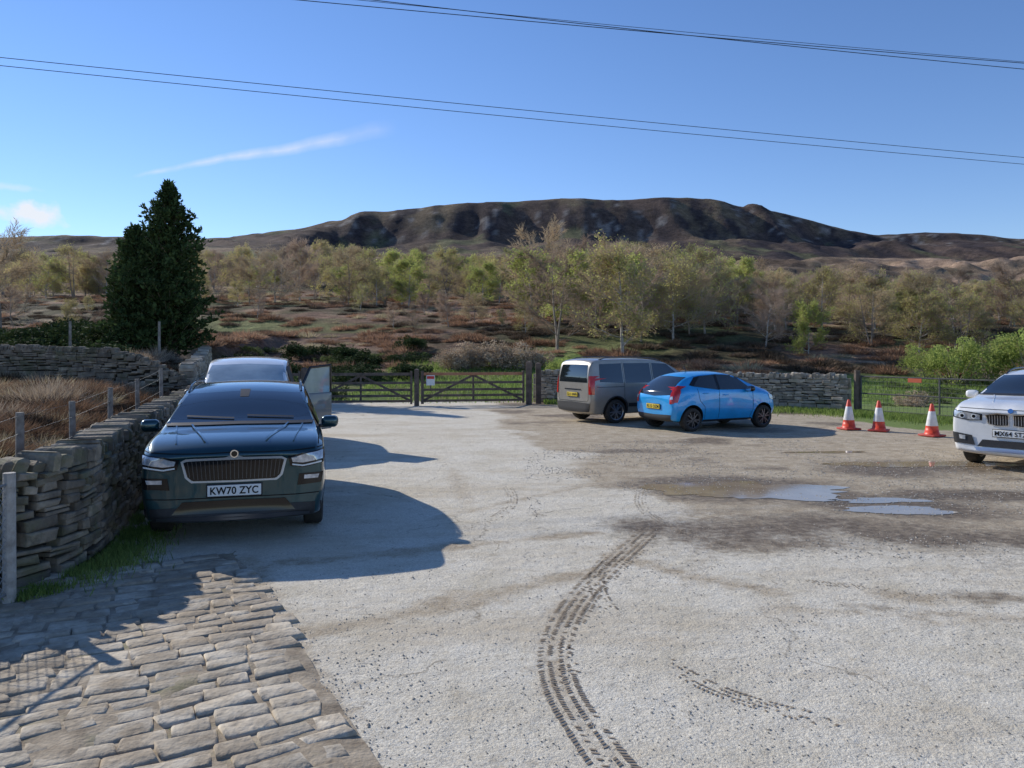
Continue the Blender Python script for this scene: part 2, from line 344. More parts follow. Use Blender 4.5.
def track(pts,width,dens=.9,step=.030):
    g=Geo(); t,x,y,dx,dy=resample(pts,step); n=len(t)
    ribs=[(-.41,.17,-.5),(-.15,.15,.45),(.15,.15,-.45),(.41,.17,.5)]
    for i in range(n):
        fade=min(1,min(i,n-1-i)/14)
        for ri,(lf,wf,sl) in enumerate(ribs):
            dn=dens*fade*(.25+1.15*float(vn(x[i]*2.2+lf*4,y[i]*2.2,6)))
            if R()>dn: continue
            lat=lf*width; off=(ri%2)*step*.5
            c=Vector((x[i]-dy[i]*lat+dx[i]*off,y[i]+dx[i]*lat+dy[i]*off,0))
            u=Vector((dx[i],dy[i],0)); v=Vector((-dy[i],dx[i],0)); w2=(v+u*sl).normalized(); hw=wf*width*U(.38,.62); ht=step*U(.22,.34)
            a=c-w2*hw; b_=c+w2*hw; rv=R(); k=len(g.v); m1=c+u*U(-.003,.003)
            for p in(a-u*ht*U(.5,1),m1-u*ht*U(.8,1.2),b_-u*ht*U(.5,1),b_+u*ht*U(.5,1),m1+u*ht*U(.8,1.2),a+u*ht*U(.5,1)): g.v.append((p.x,p.y,.0102)); g.r.append(rv)
            g.f.append(tuple(range(k,k+6))); g.m.append(0)
    g.obj('tyre_track',[track_m])
track(TRK,.24,.95); track([(p[0]+.05,p[1]-.05) for p in TRK[1:6]],.20,.35)
track([(1.0,7.6),(.74,6.9),(.70,6.3),(.76,5.8)],.15,.7)
track([(.95,5.0),(1.12,4.6),(1.35,4.35),(1.75,4.1)],.15,.95)
track([(2.3,6.7),(2.9,6.5),(3.5,6.2)],.12,.5); track([(-.1,11.5),(.05,10.2),(-.15,9.2),(-.5,8.6)],.15,.45); track([(1.9,11.2),(1.6,9.8),(1.75,8.6),(2.4,7.6)],.16,.5)
sett_m=mat('sett_stone',(.30,.25,.185),(.52,.455,.355),c3=(.41,.35,.265),scale=5,rough=.92,bump=.8,bscale=24,bdist=.016,rnd=.22,over=[((.25,.19,.125),1.1,.50,.7),((.60,.54,.44),3.5,.58,.5),((.13,.10,.07),9,.60,.6)])
earth=mat('joint_earth',(.20,.155,.105),(.40,.33,.24),scale=6,rough=1,bump=.7,bscale=40,bdist=.012,over=[((.10,.12,.04),1.6,.60,.6)])
g=Geo(); d=Vector((.470,-.883,0)); p_=Vector((.883,.470,0)); o=Vector((-2.62,7.25,0))
s=-.35
while s<8:
    hgt_=U(.13,.20); t=-.02+U(-.10,.06)
    while t<4.5:
        ln=U(.16,.38); cc=o+d*(s+hgt_/2)-p_*(t+ln/2)
        skew=.13*math.sin(t*1.7+.4)+.06*math.sin(s*1.4)+.03*math.sin(t*5.1+s)
        cc=cc+d*skew+p_*(.07*math.sin(s*1.3)+.03*math.sin(s*4.1))
        if cc.x>np.interp(cc.y,WY,WX)+.3 or cc.y<5.3:
            dv=Vector((U(-.045,.045),U(-.045,.045),1)).normalized()
            a_=U(-.10,.10); u_=(p_+d*a_).normalized(); w_=(d-p_*a_).normalized()
            cc.z=.009+.014*float(fbm(cc.x,cc.y,2,3))+U(-.006,.005)
            g.block(cc,u_,dv,w_,ln-U(.004,.024),.05,hgt_-U(.002,.022),.016,.018,R())
        t+=ln
    s+=hgt_
g.obj('cobbled_setts',[sett_m],smooth=True)
vs=[];fs=[]; NA,NB=150,120
for i in range(NA):
    for j in range(NB):
        q=o-d*.4+p_*.08+d*(8.4*i/(NA-1))-p_*((3.2+1.4*i/(NA-1))*j/(NB-1))
        edge=1-min(1,min(j/4,i/4)); vs.append((q.x,q.y,.021+.020*float(fbm(q.x/.30,q.y/.30,4,8))+.010*float(fbm(q.x,q.y,2,3))-.012*edge))
for i in range(NA-1):
    for j in range(NB-1): fs.append((i*NB+j,i*NB+j+1,(i+1)*NB+j+1,(i+1)*NB+j))
mk('sett_bed',vs,fs,[earth],smooth=True)
# ---------------------------------------------------------------- dry stone walls
moss=[((.10,.11,.045),2.2,.56,.6),((.05,.045,.04),5,.56,.5)]
wall_m=mat('gritstone',(.13,.11,.08),(.34,.285,.21),c3=(.22,.18,.135),scale=4,rough=.95,bump=.7,bscale=18,bdist=.025,rnd=.4,lo=.3,hi=.7,over=moss)
wall_l=mat('gritstone_pale',(.24,.20,.15),(.50,.43,.34),c3=(.37,.315,.24),scale=4,rough=.95,bump=.6,bscale=22,bdist=.02,rnd=.4,lo=.3,hi=.7,over=[((.12,.14,.06),1.5,.60,.5)])
core_m=mat('wall_core',(.03,.027,.022),rough=1)
def stone_wall(name,path,H,T,zf,course=(.045,.11),length=(.10,.34),top=.15,wm=wall_m):
    g=Geo(); t,x,y,dx,dy=resample(path,.1); n=len(t)
    for side in(1,-1):
        z=0
        while z<H-.01:
            hc=min(U(*course)*(1.25 if z<.2 else 1),H-z)
            if H-z-hc<.04: hc=H-z
            s=U(0,.2)
            while s<t[-1]:
                ln=U(*length)*(1.3 if z<.25 else 1); sc=s+ln/2
                if sc>t[-1]: break
                cx=np.interp(sc,t,x);cy=np.interp(sc,t,y);ux=np.interp(sc,t,dx);uy=np.interp(sc,t,dy)
                u=Vector((ux,uy,0)).normalized(); v=Vector((-u.y,u.x,0))*side
                tt=T*(1-.22*z/H)/2
                zz=zf(cx,cy)+z+.03*math.sin(sc*1.7+z*4)+U(-.008,.008)
                ti=U(-.06,.06); u2=(u+Z*ti).normalized(); w2=(Z-u*ti).normalized()
                if R()<.22 and hc>.075:
                    for kk in(0,1):
                        g.block(Vector((cx,cy,zz+hc*(.25+.5*kk)))+v*(tt-.09+U(-.015,.025)),u2,v,w2,ln-.012,.2,hc/2-.008,.012,.010,R())
                else: g.block(Vector((cx,cy,zz+hc/2))+v*(tt-.09+U(-.022,.03)),u2,v,w2,ln-.012,.2,hc-.008,.016,.014,R())
                s+=ln
            z+=hc
    s=0
    while s<t[-1]-.05:
        ln=U(.05,.14); sc=s+ln/2
        cx=np.interp(sc,t,x);cy=np.interp(sc,t,y);ux=np.interp(sc,t,dx);uy=np.interp(sc,t,dy)
        u=Vector((ux,uy,0)).normalized(); v=Vector((-u.y,u.x,0)); hh=top*U(.65,1.3)
        ww=(Z+u*(.15+U(-.3,.3))+v*U(-.1,.1)).normalized()
        g.block(Vector((cx,cy,zf(cx,cy)+H+hh/2-.02))+v*U(-.03,.03),u,ww,v,ln-.004,hh,T*U(.62,.92),.030,.018,R())
        s+=ln
    for e,sg in((0,-1),(n-1,1)):
        u=Vector((dx[e],dy[e],0))*sg; v=Vector((-u.y,u.x,0)); z=0
        while z<H-.01:
            hc=min(U(.1,.18),H-z); g.block(Vector((x[e],y[e],zf(x[e],y[e])+z+hc/2)),v,u,Z,T*.95*(1-.2*z/H),.25,hc-.012,.015,.01,R()); z+=hc
    for i in range(0,n-3,3):
        j=min(i+3,n-1); a=Vector((x[i],y[i],0));b_=Vector((x[j],y[j],0)); u=(b_-a); ln=u.length; u.normalize(); v=Vector((-u.y,u.x,0)); c_=(a+b_)/2
        g.box(Vector((c_.x,c_.y,zf(c_.x,c_.y)+H/2-.02)),u,v,Z,ln+.02,T*.5,H,1)
    return g.obj(name,[wm,core_m])
LW=[(-7.6,5.9),(-6.2,6.0),(-5.2,6.15),(-4.35,6.45),(-4.15,7.2),(-4.55,8.4),(-5.0,9.8),(-5.75,12.2),(-6.75,15.5),(-8.3,20.6),(-9.8,25.5),(-10.6,28.3)]
stone_wall('dry_stone_wall',LW,.95,.5,lambda a,b:0)
stone_wall('dry_stone_wall',[(1.0,29.6),(5,28.0),(9.0,26.1),(10.7,24.7)],1.10,.5,lambda a,b:0,length=(.16,.42),course=(.07,.13),wm=wall_l)
stone_wall('dry_stone_wall',[(-28,24.0),(-18,23.2),(-12,22.6),(-9.75,22.9)],.95,.5,lambda a,b:tz(a,b)-.05,length=(.2,.45),course=(.07,.13))
stone_wall('dry_stone_wall',[(-9.9,23.4),(-11.2,27.5),(-13.7,34.5)],1.0,.5,lambda a,b:tz(a-.6,b)-.05,length=(.2,.5),course=(.07,.13),wm=wall_l)
# ---------------------------------------------------------------- wood, gates, fences
wood=mat('weathered_wood',(.16,.14,.12),(.34,.31,.27),scale=6,rough=.9,bump=.4)
darkwood=mat('brown_gate_wood',(.075,.055,.042),(.17,.125,.095),scale=5,rough=.8,bump=.3)
redwood=mat('reddish_rail',(.34,.14,.07),(.46,.22,.12),scale=5,rough=.8)
galv=mat('galvanised_steel',(.22,.225,.23),(.32,.33,.33),scale=20,rough=.6,metal=.5)
wirem=mat('dark_wire',(.06,.06,.06),(.12,.12,.115),scale=20,rough=.7,metal=.3)
def post(g,x,y,z0,z1,w,m=0,rz=0,pt=0):
    u=Vector((math.cos(rz),math.sin(rz),0)); v=Vector((-u.y,u.x,0))
    g.box(Vector((x,y,(z0+z1)/2)),u,v,Z,w,w,z1-z0,m)
    if pt:
        k=len(g.v)
        for a,b_ in((-1,-1),(1,-1),(1,1),(-1,1)): g.v.append(Vector((x,y,z1+.002))+u*a*w/2+v*b_*w/2); g.r.append(.5)
        g.v.append(Vector((x,y,z1+pt))); g.r.append(.5)
        for i in range(4): g.f.append((k+i,k+(i+1)%4,k+4)); g.m.append(m)
def field_gate(a,b_,H=1.2,flip=False,toprail=None):
    a=Vector(a);b_=Vector(b_); u=(b_-a); Ln=u.length; u.normalize(); v=Vector((-u.y,u.x,0)); g=Geo()
    for z in(.18,.37,.58,.83): g.box(a+u*Ln/2+Z*z,u,v,Z,Ln,.028,.085)
    g.box(a+u*Ln/2+Z*(H-.06),u,v,Z,Ln,.05,.10,1 if toprail else 0)
    for s,wd in((.05,.1),(Ln-.04,.08)): g.box(a+u*s+Z*(H/2+.06),u,v,Z,wd,.075,H-.02)
    def brace(s0,z0,s1,z1):
        p0=a+u*s0+Z*z0; p1=a+u*s1+Z*z1; dd=(p1-p0); l=dd.length; dd.normalize(); g.box((p0+p1)/2+v*.03,dd,v,dd.cross(v),l,.03,.08)
    s0,s1=(0,Ln/2) if not flip else (Ln,Ln/2)
    brace(s0,.15,s1,H-.1); brace((Ln-s0),.15,s1,H-.1); g.box(a+u*Ln/2+Z*(H/2+.06)+v*.032,u,v,Z,.07,.03,H-.15)
    return g.obj('field_gate',[darkwood,toprail or darkwood])
field_gate((-7.15,27.0,0),(-3.55,27.45,0))
field_gate((-3.25,27.5,0),(.45,28.2,0),flip=True,toprail=redwood)
field_gate((-9.9,26.8,0),(-7.4,26.97,0))
for (x,y,h_,w_) in((-7.28,27,1.35,.18),(-3.4,27.47,1.3,.16),(.62,28.25,1.55,.22),(.98,28.6,1.5,.2)):
    g=Geo(); post(g,x,y,-.1,h_,w_,pt=.04); g.obj('gate_post',[darkwood])
white=mat('white_paint',(.75,.75,.72),rough=.5); redp=mat('red_sign_paint',(.6,.04,.03),rough=.5)
sg=empty('notice_sign',(-2.9,27.42,0)); rbox('plate',(.30,.015,.36),(0,0,.92),white,.003,1,sg); rbox('band',(.26,.004,.10),(0,-.012,1.02),redp,0,1,sg); rbox('batten',(.04,.03,.5),(0,.03,.8),darkwood,0,1,sg)
g=Geo(); fp=[(-5.75,9.0),(-6.55,11.5),(-7.3,14.0),(-8.25,17.0),(-9.1,20.0)]; prev=None
for i,(x,y) in enumerate([(-5.2,7.2)]+fp):
    z0=tz(x,y); hh=1.2+U(-.05,.1); k=U(-.05,.05)
    g.prism((x,y,z0-.2),(x+k,y+U(-.03,.03),z0+hh),.05,.045,7,0,R(),True)
    if prev:
        for f in(.3,.55,.8,.97): g.prism((prev[0],prev[1],prev[2]+prev[3]*f),(x,y,z0+hh*f),.003,.003,3,1)
    prev=(x,y,z0,hh)
g.obj('post_and_wire_fence',[wood,galv])
g=Geo()
for x,y in((-14.2,31),(-17.5,30.5),(-21,30)):
    z0=tz(x,y); g.prism((x,y,z0),(x,y,z0+1.5),.06,.05,6,0,.5,True)
g.obj('fence_stakes',[wood])
g=Geo(); a=Vector((-3.93,6.02,0)); b_=Vector((-4.15,1.2,0)); u=(b_-a).normalized(); Ln=(b_-a).length
g.prism(a+Z*-.1,a+Z*1.04,.05,.045,9,0,.8,True)
for s in(1.6,3.2,4.8): g.prism(a+u*s-Z*.1,a+u*s+Z*1.04,.045,.045,8,0,.5,True)
for z in(.1,.95): g.prism(a+Z*z,b_+Z*z,.012,.012,5,1)
cell=.085; s=-.9
while s<Ln:
    for sg_ in(1,-1):
        s0,s1=(s,s+.85); z0,z1=(.1,.95) if sg_>0 else (.95,.1)
        f0=max(0,-s0/.85); f1=min(1,(Ln-s0)/.85)
        if f1>f0: g.prism(a+u*(s0+.85*f0)+Z*(z0+(z1-z0)*f0),a+u*(s0+.85*f1)+Z*(z0+(z1-z0)*f1),.0028,.0028,3,1)
    s+=cell
g.obj('chain_link_fence',[mat('pale_old_wood',(.24,.215,.185),(.50,.47,.43),scale=9,rough=.9,bump=.5,lo=.3,hi=.7),galv])
g=Geo(); a=Vector((11.0,24.3,0)); b_=Vector((13.6,20.0,0)); u=(b_-a).normalized(); Ln=(b_-a).length
for s in np.arange(0,Ln,.13): g.prism(a+u*s+Z*.12,a+u*s+Z*1.16,.0035,.0035,3,1)
for z in np.arange(.12,1.17,.13): g.prism(a+Z*z,b_+Z*z,.0035,.0035,3,1)
for z in(.12,.64,1.17): g.prism(a+Z*z,b_+Z*z,.022,.022,6,1)
for s in(0.02,Ln*.5,Ln-.02): g.prism(a+u*s+Z*.08,a+u*s+Z*1.2,.024,.024,6,1)
g.prism(a-u*.12-Z*.1,a-u*.12+Z*1.35,.11,.10,8,0,.5,True); g.prism(b_+u*.12-Z*.1,b_+u*.12+Z*1.35,.09,.09,8,0,.5,True)
for i in range(1,5):
    p=b_+Vector((1.9*i,-1.2*i,0)); g.prism(p-Z*.1,p+Z*1.25,.06,.06,6,0,.5,True)
for z in(.3,.6,.9,1.15): g.prism(b_+Z*z,b_+Vector((7.6,-4.8,z)),.004,.004,3,1)
g.obj('mesh_gate',[darkwood,wirem])
sg=empty('warning_sign',(11.9,22.7,0),-1.03); rbox('panel',(.42,.012,.12),(0,-.05,1.10),mat('orange_red_sign',(.5,.1,.04),rough=.5),.002,1,sg)
# ---------------------------------------------------------------- cones
cone_r=mat('cone_orange',(.75,.07,.025),(.6,.06,.03),scale=6,rough=.45); cone_w=mat('cone_sleeve',(.8,.8,.8),(.65,.64,.62),scale=9,rough=.4); cone_b=mat('cone_base',(.55,.05,.03),(.3,.05,.04),scale=9,rough=.6)
for (x,y,rz) in((8.42,19.25,.2),(8.98,18.85,.9),(9.68,17.75,.4)):
    e=empty('traffic_cone',(x,y,.01),rz)
    rbox('base',(.42,.42,.045),(0,0,.03),cone_b,.015,2,e)
    vs=[];fs=[];mi=[]; prof=[(.165,.05),(.150,.11),(.148,.11),(.128,.24),(.130,.245),(.070,.58),(.068,.585),(.034,.735),(.028,.75),(.0,.75)]
    nn=28
    for r_,z_ in prof:
        for i in range(nn): vs.append((r_*math.cos(6.2832*i/nn),r_*math.sin(6.2832*i/nn),z_))
    for k in range(len(prof)-1):
        for i in range(nn): fs.append((k*nn+i,k*nn+(i+1)%nn,(k+1)*nn+(i+1)%nn,(k+1)*nn+i)); mi.append(1 if k in(4,) else 0)
    mk('cone',vs,fs,[cone_r,cone_w],mi,e,True)
# ---------------------------------------------------------------- vehicles
glass=mat('car_glass',(.014,.018,.020),rough=.03,spec=.9,coat=.5); blk=mat('black_plastic',(.018,.018,.02),(.028,.028,.03),scale=30,rough=.55)
glass2=mat('pale_windscreen',(.24,.28,.28),(.42,.47,.46),scale=1.6,rough=.04,spec=1,coat=1)  # van glass: reflected light painted in as a pale colour
gloss=mat('gloss_black',(.008,.008,.009),rough=.12); tyre_m=mat('tyre_rubber',(.018,.018,.018),(.04,.036,.03),scale=14,rough=.85)
slat=mat('dark_chrome_slat',(.09,.09,.095),rough=.3,metal=.6)
alloy=mat('alloy',(.5,.5,.52),rough=.3,metal=.9); alloyd=mat('dark_alloy',(.12,.12,.13),rough=.35,metal=.8); chrome=mat('chrome',(.75,.76,.78),rough=.12,metal=1)
satin=mat('satin_chrome',(.55,.56,.57),rough=.35,metal=.4)
lamp=mat('headlamp_glass',(.32,.34,.36),(.72,.74,.76),scale=14,rough=.06,spec=.8,coat=.8,metal=.3); redl=mat('tail_lamp',(.45,.01,.01),(.6,.03,.02),scale=12,rough=.1,coat=.6)
platew=mat('plate_white',(.78,.78,.76),rough=.4); platey=mat('plate_yellow',(.75,.55,.05),rough=.4); shut=mat('shut_line',(.004,.004,.004),rough=.9)
def paint(name,c,metal=.5,rough=.35): return mat(name,c,tuple(v*.85 for v in c),scale=3,rough=rough,metal=metal,coat=1,over=[((.14,.12,.09),9,.68,.15)])
_wh={}
def wheel_mesh(Rw,wd,rim):
    key=(Rw,wd,rim.name)
    if key in _wh: return _wh[key]
    g=Geo(); n=40; rr=Rw*.70
    pr=[(rr,-.5),(rr*1.04,-.52),(Rw*.90,-.5),(Rw*.975,-.42),(Rw,-.3),(Rw,.3),(Rw*.975,.42),(Rw*.90,.5),(rr*1.04,.52),(rr,.5)]
    def lathe(pr,m):
        k=len(g.v)
        for r_,y_ in pr:
            for i in range(n): t=2*math.pi*i/n; g.v.append((r_*math.cos(t),y_*wd,r_*math.sin(t))); g.r.append(.5)
        for a in range(len(pr)-1):
            for i in range(n): j=(i+1)%n; g.f.append((k+a*n+i,k+a*n+j,k+(a+1)*n+j,k+(a+1)*n+i)); g.m.append(m)
    lathe(pr,0)
    lathe([(rr,-.5),(rr*.96,-.47),(rr*.93,-.30),(rr*.93,.30),(rr*.96,.47),(rr,.5)],1)
    lathe([(rr*.93,.10),(.001,.10)],2); lathe([(rr*.93,-.10),(.001,-.10)],2)
    lathe([(rr*.22,.2),(rr*.2,.43),(.001,.45)],1)
    lathe([(rr*.6,.13),(rr*.6,.16),(.001,.16)],3)
    for i in range(5):
        for dlt in(-.14,.14):
            t=2*math.pi*i/5; p0=Vector((math.cos(t+dlt*.6)*rr*.15,wd*.42,math.sin(t+dlt*.6)*rr*.15)); p1=Vector((math.cos(t+dlt*1.6)*rr*.96,wd*.40,math.sin(t+dlt*1.6)*rr*.96))
            dd=(p1-p0); l=dd.length; dd.normalize(); yv=Vector((0,1,0)); g.box((p0+p1)/2,dd,yv,dd.cross(yv),l,wd*.14,rr*.13,1)
    me=g.mesh('wheel',[tyre_m,rim,blk,alloyd]); me.polygons.foreach_set('use_smooth',np.ones(len(me.polygons),dtype=bool)); me.set_sharp_from_angle(angle=math.radians(35))
    _wh[key]=me; return me
class Car:
    def __init__(s,name,st,sc,pm,loc,hd,wx,Rw,rim,cladding=None):
        s.e=empty(name,(loc[0],loc[1],.004),math.atan2(hd[1],hd[0])); s.pm=pm; s.sc=sc
        st=[(a*sc[0],zb*sc[2],wb*sc[1],zs*sc[2],ws*sc[1],zh*sc[2],wh*sc[1],zr*sc[2],wr*sc[1],zt*sc[2]) for(a,zb,wb,zs,ws,zh,wh,zr,wr,zt) in st]
        bm=bmesh.new(); cl=bm.edges.layers.float.new('crease_edge'); rings=[]; K=8
        for (x,zb,wb,zs,ws,zh,wh,zr,wr,zt) in st:
            hp=[(0,zb),(wb*.7,zb),(wb,zb+.04),(ws,zs),(wh,zh),(wr,zr),(wr*.6,zt-.25*(zt-zr)),(0,zt)]
            ring=[bm.verts.new((x-(.06*(abs(y)/.9)**2 if x>1.6 else 0),y,z)) for y,z in hp]+[bm.verts.new((x-(.06*(abs(y)/.9)**2 if x>1.6 else 0),-y,z)) for y,z in hp[-2:0:-1]]
            rings.append(ring)
        M=2*K-2
        for a,b_ in zip(rings[:-1],rings[1:]):
            for i in range(M): bm.faces.new((a[i],a[(i+1)%M],b_[(i+1)%M],b_[i]))
        for r_ in(rings[0],rings[-1]):
            for i in range(K-1):
                l0,l1=r_[i],r_[i+1]; r0=r_[(M-i)%M]; r1=r_[(M-i-1)%M]
                vv=[]
                for v in(l0,l1,r1,r0):
                    if v not in vv: vv.append(v)
                bm.faces.new(vv)
        for a,b_ in zip(rings[:-1],rings[1:]):
            for i,cr in((2,.5),(4,.55),(5,.6),(M-2,.5),(M-4,.55),(M-5,.6)):
                e=bm.edges.get((a[i],b_[i]))
                if e: e[cl]=cr
        for r_ in(rings[0],rings[-1]):
            for i in range(M):
                e=bm.edges.get((r_[i],r_[(i+1)%M]))
                if e: e[cl]=.35
        bmesh.ops.recalc_face_normals(bm,faces=bm.faces)
        me=bpy.data.meshes.new('tmp'); bm.to_mesh(me); bm.free(); me.materials.append(pm); me.materials.append(blk)
        o=bpy.data.objects.new('tmp',me); COL.objects.link(o); md=o.modifiers.new('s','SUBSURF'); md.levels=3; md.render_levels=3
        dg=bpy.context.evaluated_depsgraph_get(); dg.update(); me2=bpy.data.meshes.new_from_object(o.evaluated_get(dg))
        bpy.data.objects.remove(o)
        s.bvh=BVHTree.FromPolygons([v.co for v in me2.vertices],[tuple(p.vertices) for p in me2.polygons])
        wsm=max(q[4] for q in st); s.ws=wsm
        g=Geo(); Rc=Rw+.055; s.Rc=Rc; s.Rw=Rw; s.wx=wx
        for x in wx:
            for sd in(1,-1):
                g.prism((x,sd*(wsm-.34),Rw+.02),(x,sd*(wsm+.3),Rw+.02),Rc,Rc,40,1,.5,True)
        ct=g.obj('cut',[pm,blk]); bmm=bmesh.new(); bmm.from_mesh(ct.data); bmesh.ops.recalc_face_normals(bmm,faces=bmm.faces); bmm.to_mesh(ct.data); bmm.free()
        o=bpy.data.objects.new('tmp2',me2); COL.objects.link(o); md=o.modifiers.new('b','BOOLEAN'); md.operation='DIFFERENCE'; md.solver='EXACT'; md.object=ct
        dg=bpy.context.evaluated_depsgraph_get(); dg.update(); me3=bpy.data.meshes.new_from_object(o.evaluated_get(dg)); bpy.data.objects.remove(o); bpy.data.objects.remove(ct)
        me3.polygons.foreach_set('use_smooth',np.ones(len(me3.polygons),dtype=bool)); me3.set_sharp_from_angle(angle=math.radians(32))
        me3.name='body'; link(bpy.data.objects.new('body',me3),s.e)
        wm=wheel_mesh(Rw,.21,rim)
        for x in wx:
            for sd in(1,-1):
                w_=bpy.data.objects.new('wheel',wm); w_.location=(x,sd*(wsm-.13),Rw); w_.rotation_euler=(0,R()*3,0 if sd>0 else math.pi)
                link(w_,s.e)
        if cladding:
            for x in wx:
                for sd in('L','R'):
                    A=[math.radians(a) for a in np.linspace(-14,194,30)]
                    s.patch('arch_trim',[(x+math.cos(a)*(Rc+cladding),Rw+.02+math.sin(a)*(Rc+cladding)) for a in A],[(x+math.cos(a)*(Rc-.004),Rw+.02+math.sin(a)*(Rc-.004)) for a in A],sd,blk,29,2,.012)
    def hit(s,view,a,b_,off):
        if view=='F': o,d=Vector((6,a,b_)),Vector((-1,0,0))
        elif view=='B': o,d=Vector((-6,a,b_)),Vector((1,0,0))
        elif view=='L': o,d=Vector((a,4,b_)),Vector((0,-1,0))
        elif view=='R': o,d=Vector((a,-4,b_)),Vector((0,1,0))
        else: o,d=Vector((a,b_,5)),Vector((0,0,-1))
        h,n,i,_=s.bvh.ray_cast(o,d)
        if h is None: return None
        if n.dot(d)>0: n=-n
        return h+n*off
    def patch(s,name,top,bot,view,m,n=14,k=8,off=.006):
        def rs(p):
            p=np.array(p,float); l=np.concatenate([[0],np.cumsum(np.hypot(*(p[1:]-p[:-1]).T))]); t=np.linspace(0,l[-1],n+1); return np.stack([np.interp(t,l,p[:,0]),np.interp(t,l,p[:,1])],1)
        T=rs(top);B=rs(bot); vs=[];ok=[];fs=[]
        for j in range(k+1):
            for i in range(n+1):
                q=T[i]*(1-j/k)+B[i]*j/k; h=s.hit(view,q[0],q[1],off); ok.append(h is not None); vs.append(h if h is not None else (0,0,.5))
        for j in range(k):
            for i in range(n):
                f=(j*(n+1)+i,j*(n+1)+i+1,(j+1)*(n+1)+i+1,(j+1)*(n+1)+i)
                if all(ok[q] for q in f): fs.append(f)
        return mk(name,vs,fs,[m],None,s.e,True)
    def sym(s,name,top,bot,m,n=10,k=6,off=.006,view='F'):
        s.patch(name,top,bot,view,m,n,k,off); s.patch(name,[(-a,b_) for a,b_ in top],[(-a,b_) for a,b_ in bot],view,m,n,k,off)
    def both(s,name,top,bot,m,n=14,k=6,off=.006):
        for v in'LR': s.patch(name,top,bot,v,m,n,k,off)
    def line(s,name,pts,wd,view,m,off=.004,n=24):
        p=np.array(pts,float); l=np.concatenate([[0],np.cumsum(np.hypot(*(p[1:]-p[:-1]).T))]); t=np.linspace(0,l[-1],n); q=np.stack([np.interp(t,l,p[:,0]),np.interp(t,l,p[:,1])],1)
        dd=np.gradient(q,axis=0); dd/=np.linalg.norm(dd,axis=1)[:,None]; nn=np.stack([-dd[:,1],dd[:,0]],1)*wd/2
        s.patch(name,(q+nn).tolist(),(q-nn).tolist(),view,m,n-1,1,off)
    def lines(s,name,pts,wd,m,off=.004,n=24):
        for v in'LR': s.line(name,pts,wd,v,m,off,n)
    def plate(s,txt,z,view,m):
        h=s.hit(view,0,z,0); sg=1 if view=='F' else -1; x=h.x+sg*.028
        rbox('number_plate',(.012,.52,.111),(x,0,z),m,.003,1,s.e)
        rbox('plate_backing',(.01,.545,.135),(x-sg*.012,0,z),blk,.003,1,s.e)
        cu=bpy.data.curves.new('plate_text','FONT'); cu.body=txt; cu.size=.105; cu.align_x='CENTER'; cu.align_y='CENTER'; cu.offset=.0022; cu.extrude=.001; cu.space_character=1.05
        o=bpy.data.objects.new('t',cu); COL.objects.link(o); dg=bpy.context.evaluated_depsgraph_get(); dg.update(); tm=bpy.data.meshes.new_from_object(o.evaluated_get(dg)); bpy.data.objects.remove(o)
        tm.materials.clear(); tm.materials.append(shut)
        vx=[v.co.x for v in tm.vertices]; vy=[v.co.y for v in tm.vertices]; k=.465/(max(vx)-min(vx)); cx=(max(vx)+min(vx))/2; cy=(max(vy)+min(vy))/2; ky=.078/(max(vy)-min(vy))
        for v in tm.vertices: v.co.x=(v.co.x-cx)*k; v.co.y=(v.co.y-cy)*ky
        t=bpy.data.objects.new('plate_characters',tm); link(t,s.e)
        t.matrix_local=Matrix(((0,0,sg,x+sg*.0085),(sg*1,0,0,0),(0,1,0,z),(0,0,0,1)))
    def mirrors(s,x,z,m):
        for sd in(1,-1):
            rbox('mirror',(.16,.20,.14),(x,sd*(s.ws+.08),z),m,.055,4,s.e,(0,0,sd*-.15)); rbox('mirror_foot',(.08,.16,.04),(x,sd*(s.ws-.04),z-.05),blk,.015,2,s.e)
            rbox('mirror_glass',(.006,.15,.10),(x-.083,sd*(s.ws+.08),z),chrome,.002,1,s.e,(0,0,sd*-.15))
    def rails(s,x0,x1,y,m,dz=.04):
        g=Geo()
        for sd in(1,-1):
            pts=[]
            for t in np.linspace(0,1,12):
                h=s.hit('T',x0+(x1-x0)*t,sd*y,0); pts.append(h+Z*(dz*min(1,t*8,(1-t)*8)))
            for a,b_ in zip(pts[:-1],pts[1:]): g.prism(a,b_,.014,.014,6,0)
        g.obj('roof_rails',[m],s.e,True)
    def handles(s,pos,m):
        for x,z in pos:
            for v,sd in(('L',1),('R',-1)):
                h=s.hit(v,x,z,.015); rbox('door_handle',(.17,.025,.03),h,m,.01,2,s.e)
SUV=[(2.19,.30,.76,.54,.84,.76,.835,.885,.78,.93),(2.155,.23,.84,.56,.91,.90,.88,.985,.81,1.02),(1.94,.21,.87,.58,.925,1.00,.90,1.065,.83,1.095),(1.50,.22,.85,.58,.925,1.04,.905,1.105,.83,1.135),(1.12,.22,.85,.58,.925,1.06,.905,1.13,.82,1.16),
 (.48,.22,.85,.58,.925,1.08,.905,1.48,.70,1.535),(-.3,.22,.85,.58,.925,1.09,.905,1.565,.715,1.615),(-1.2,.22,.85,.58,.925,1.10,.905,1.55,.705,1.605),(-1.75,.23,.84,.6,.92,1.11,.89,1.48,.67,1.55),(-1.98,.24,.80,.62,.91,1.11,.87,1.32,.65,1.41),(-2.14,.26,.78,.62,.89,1.03,.84,1.10,.72,1.14),(-2.19,.32,.70,.62,.82,.88,.78,.95,.68,.98)]
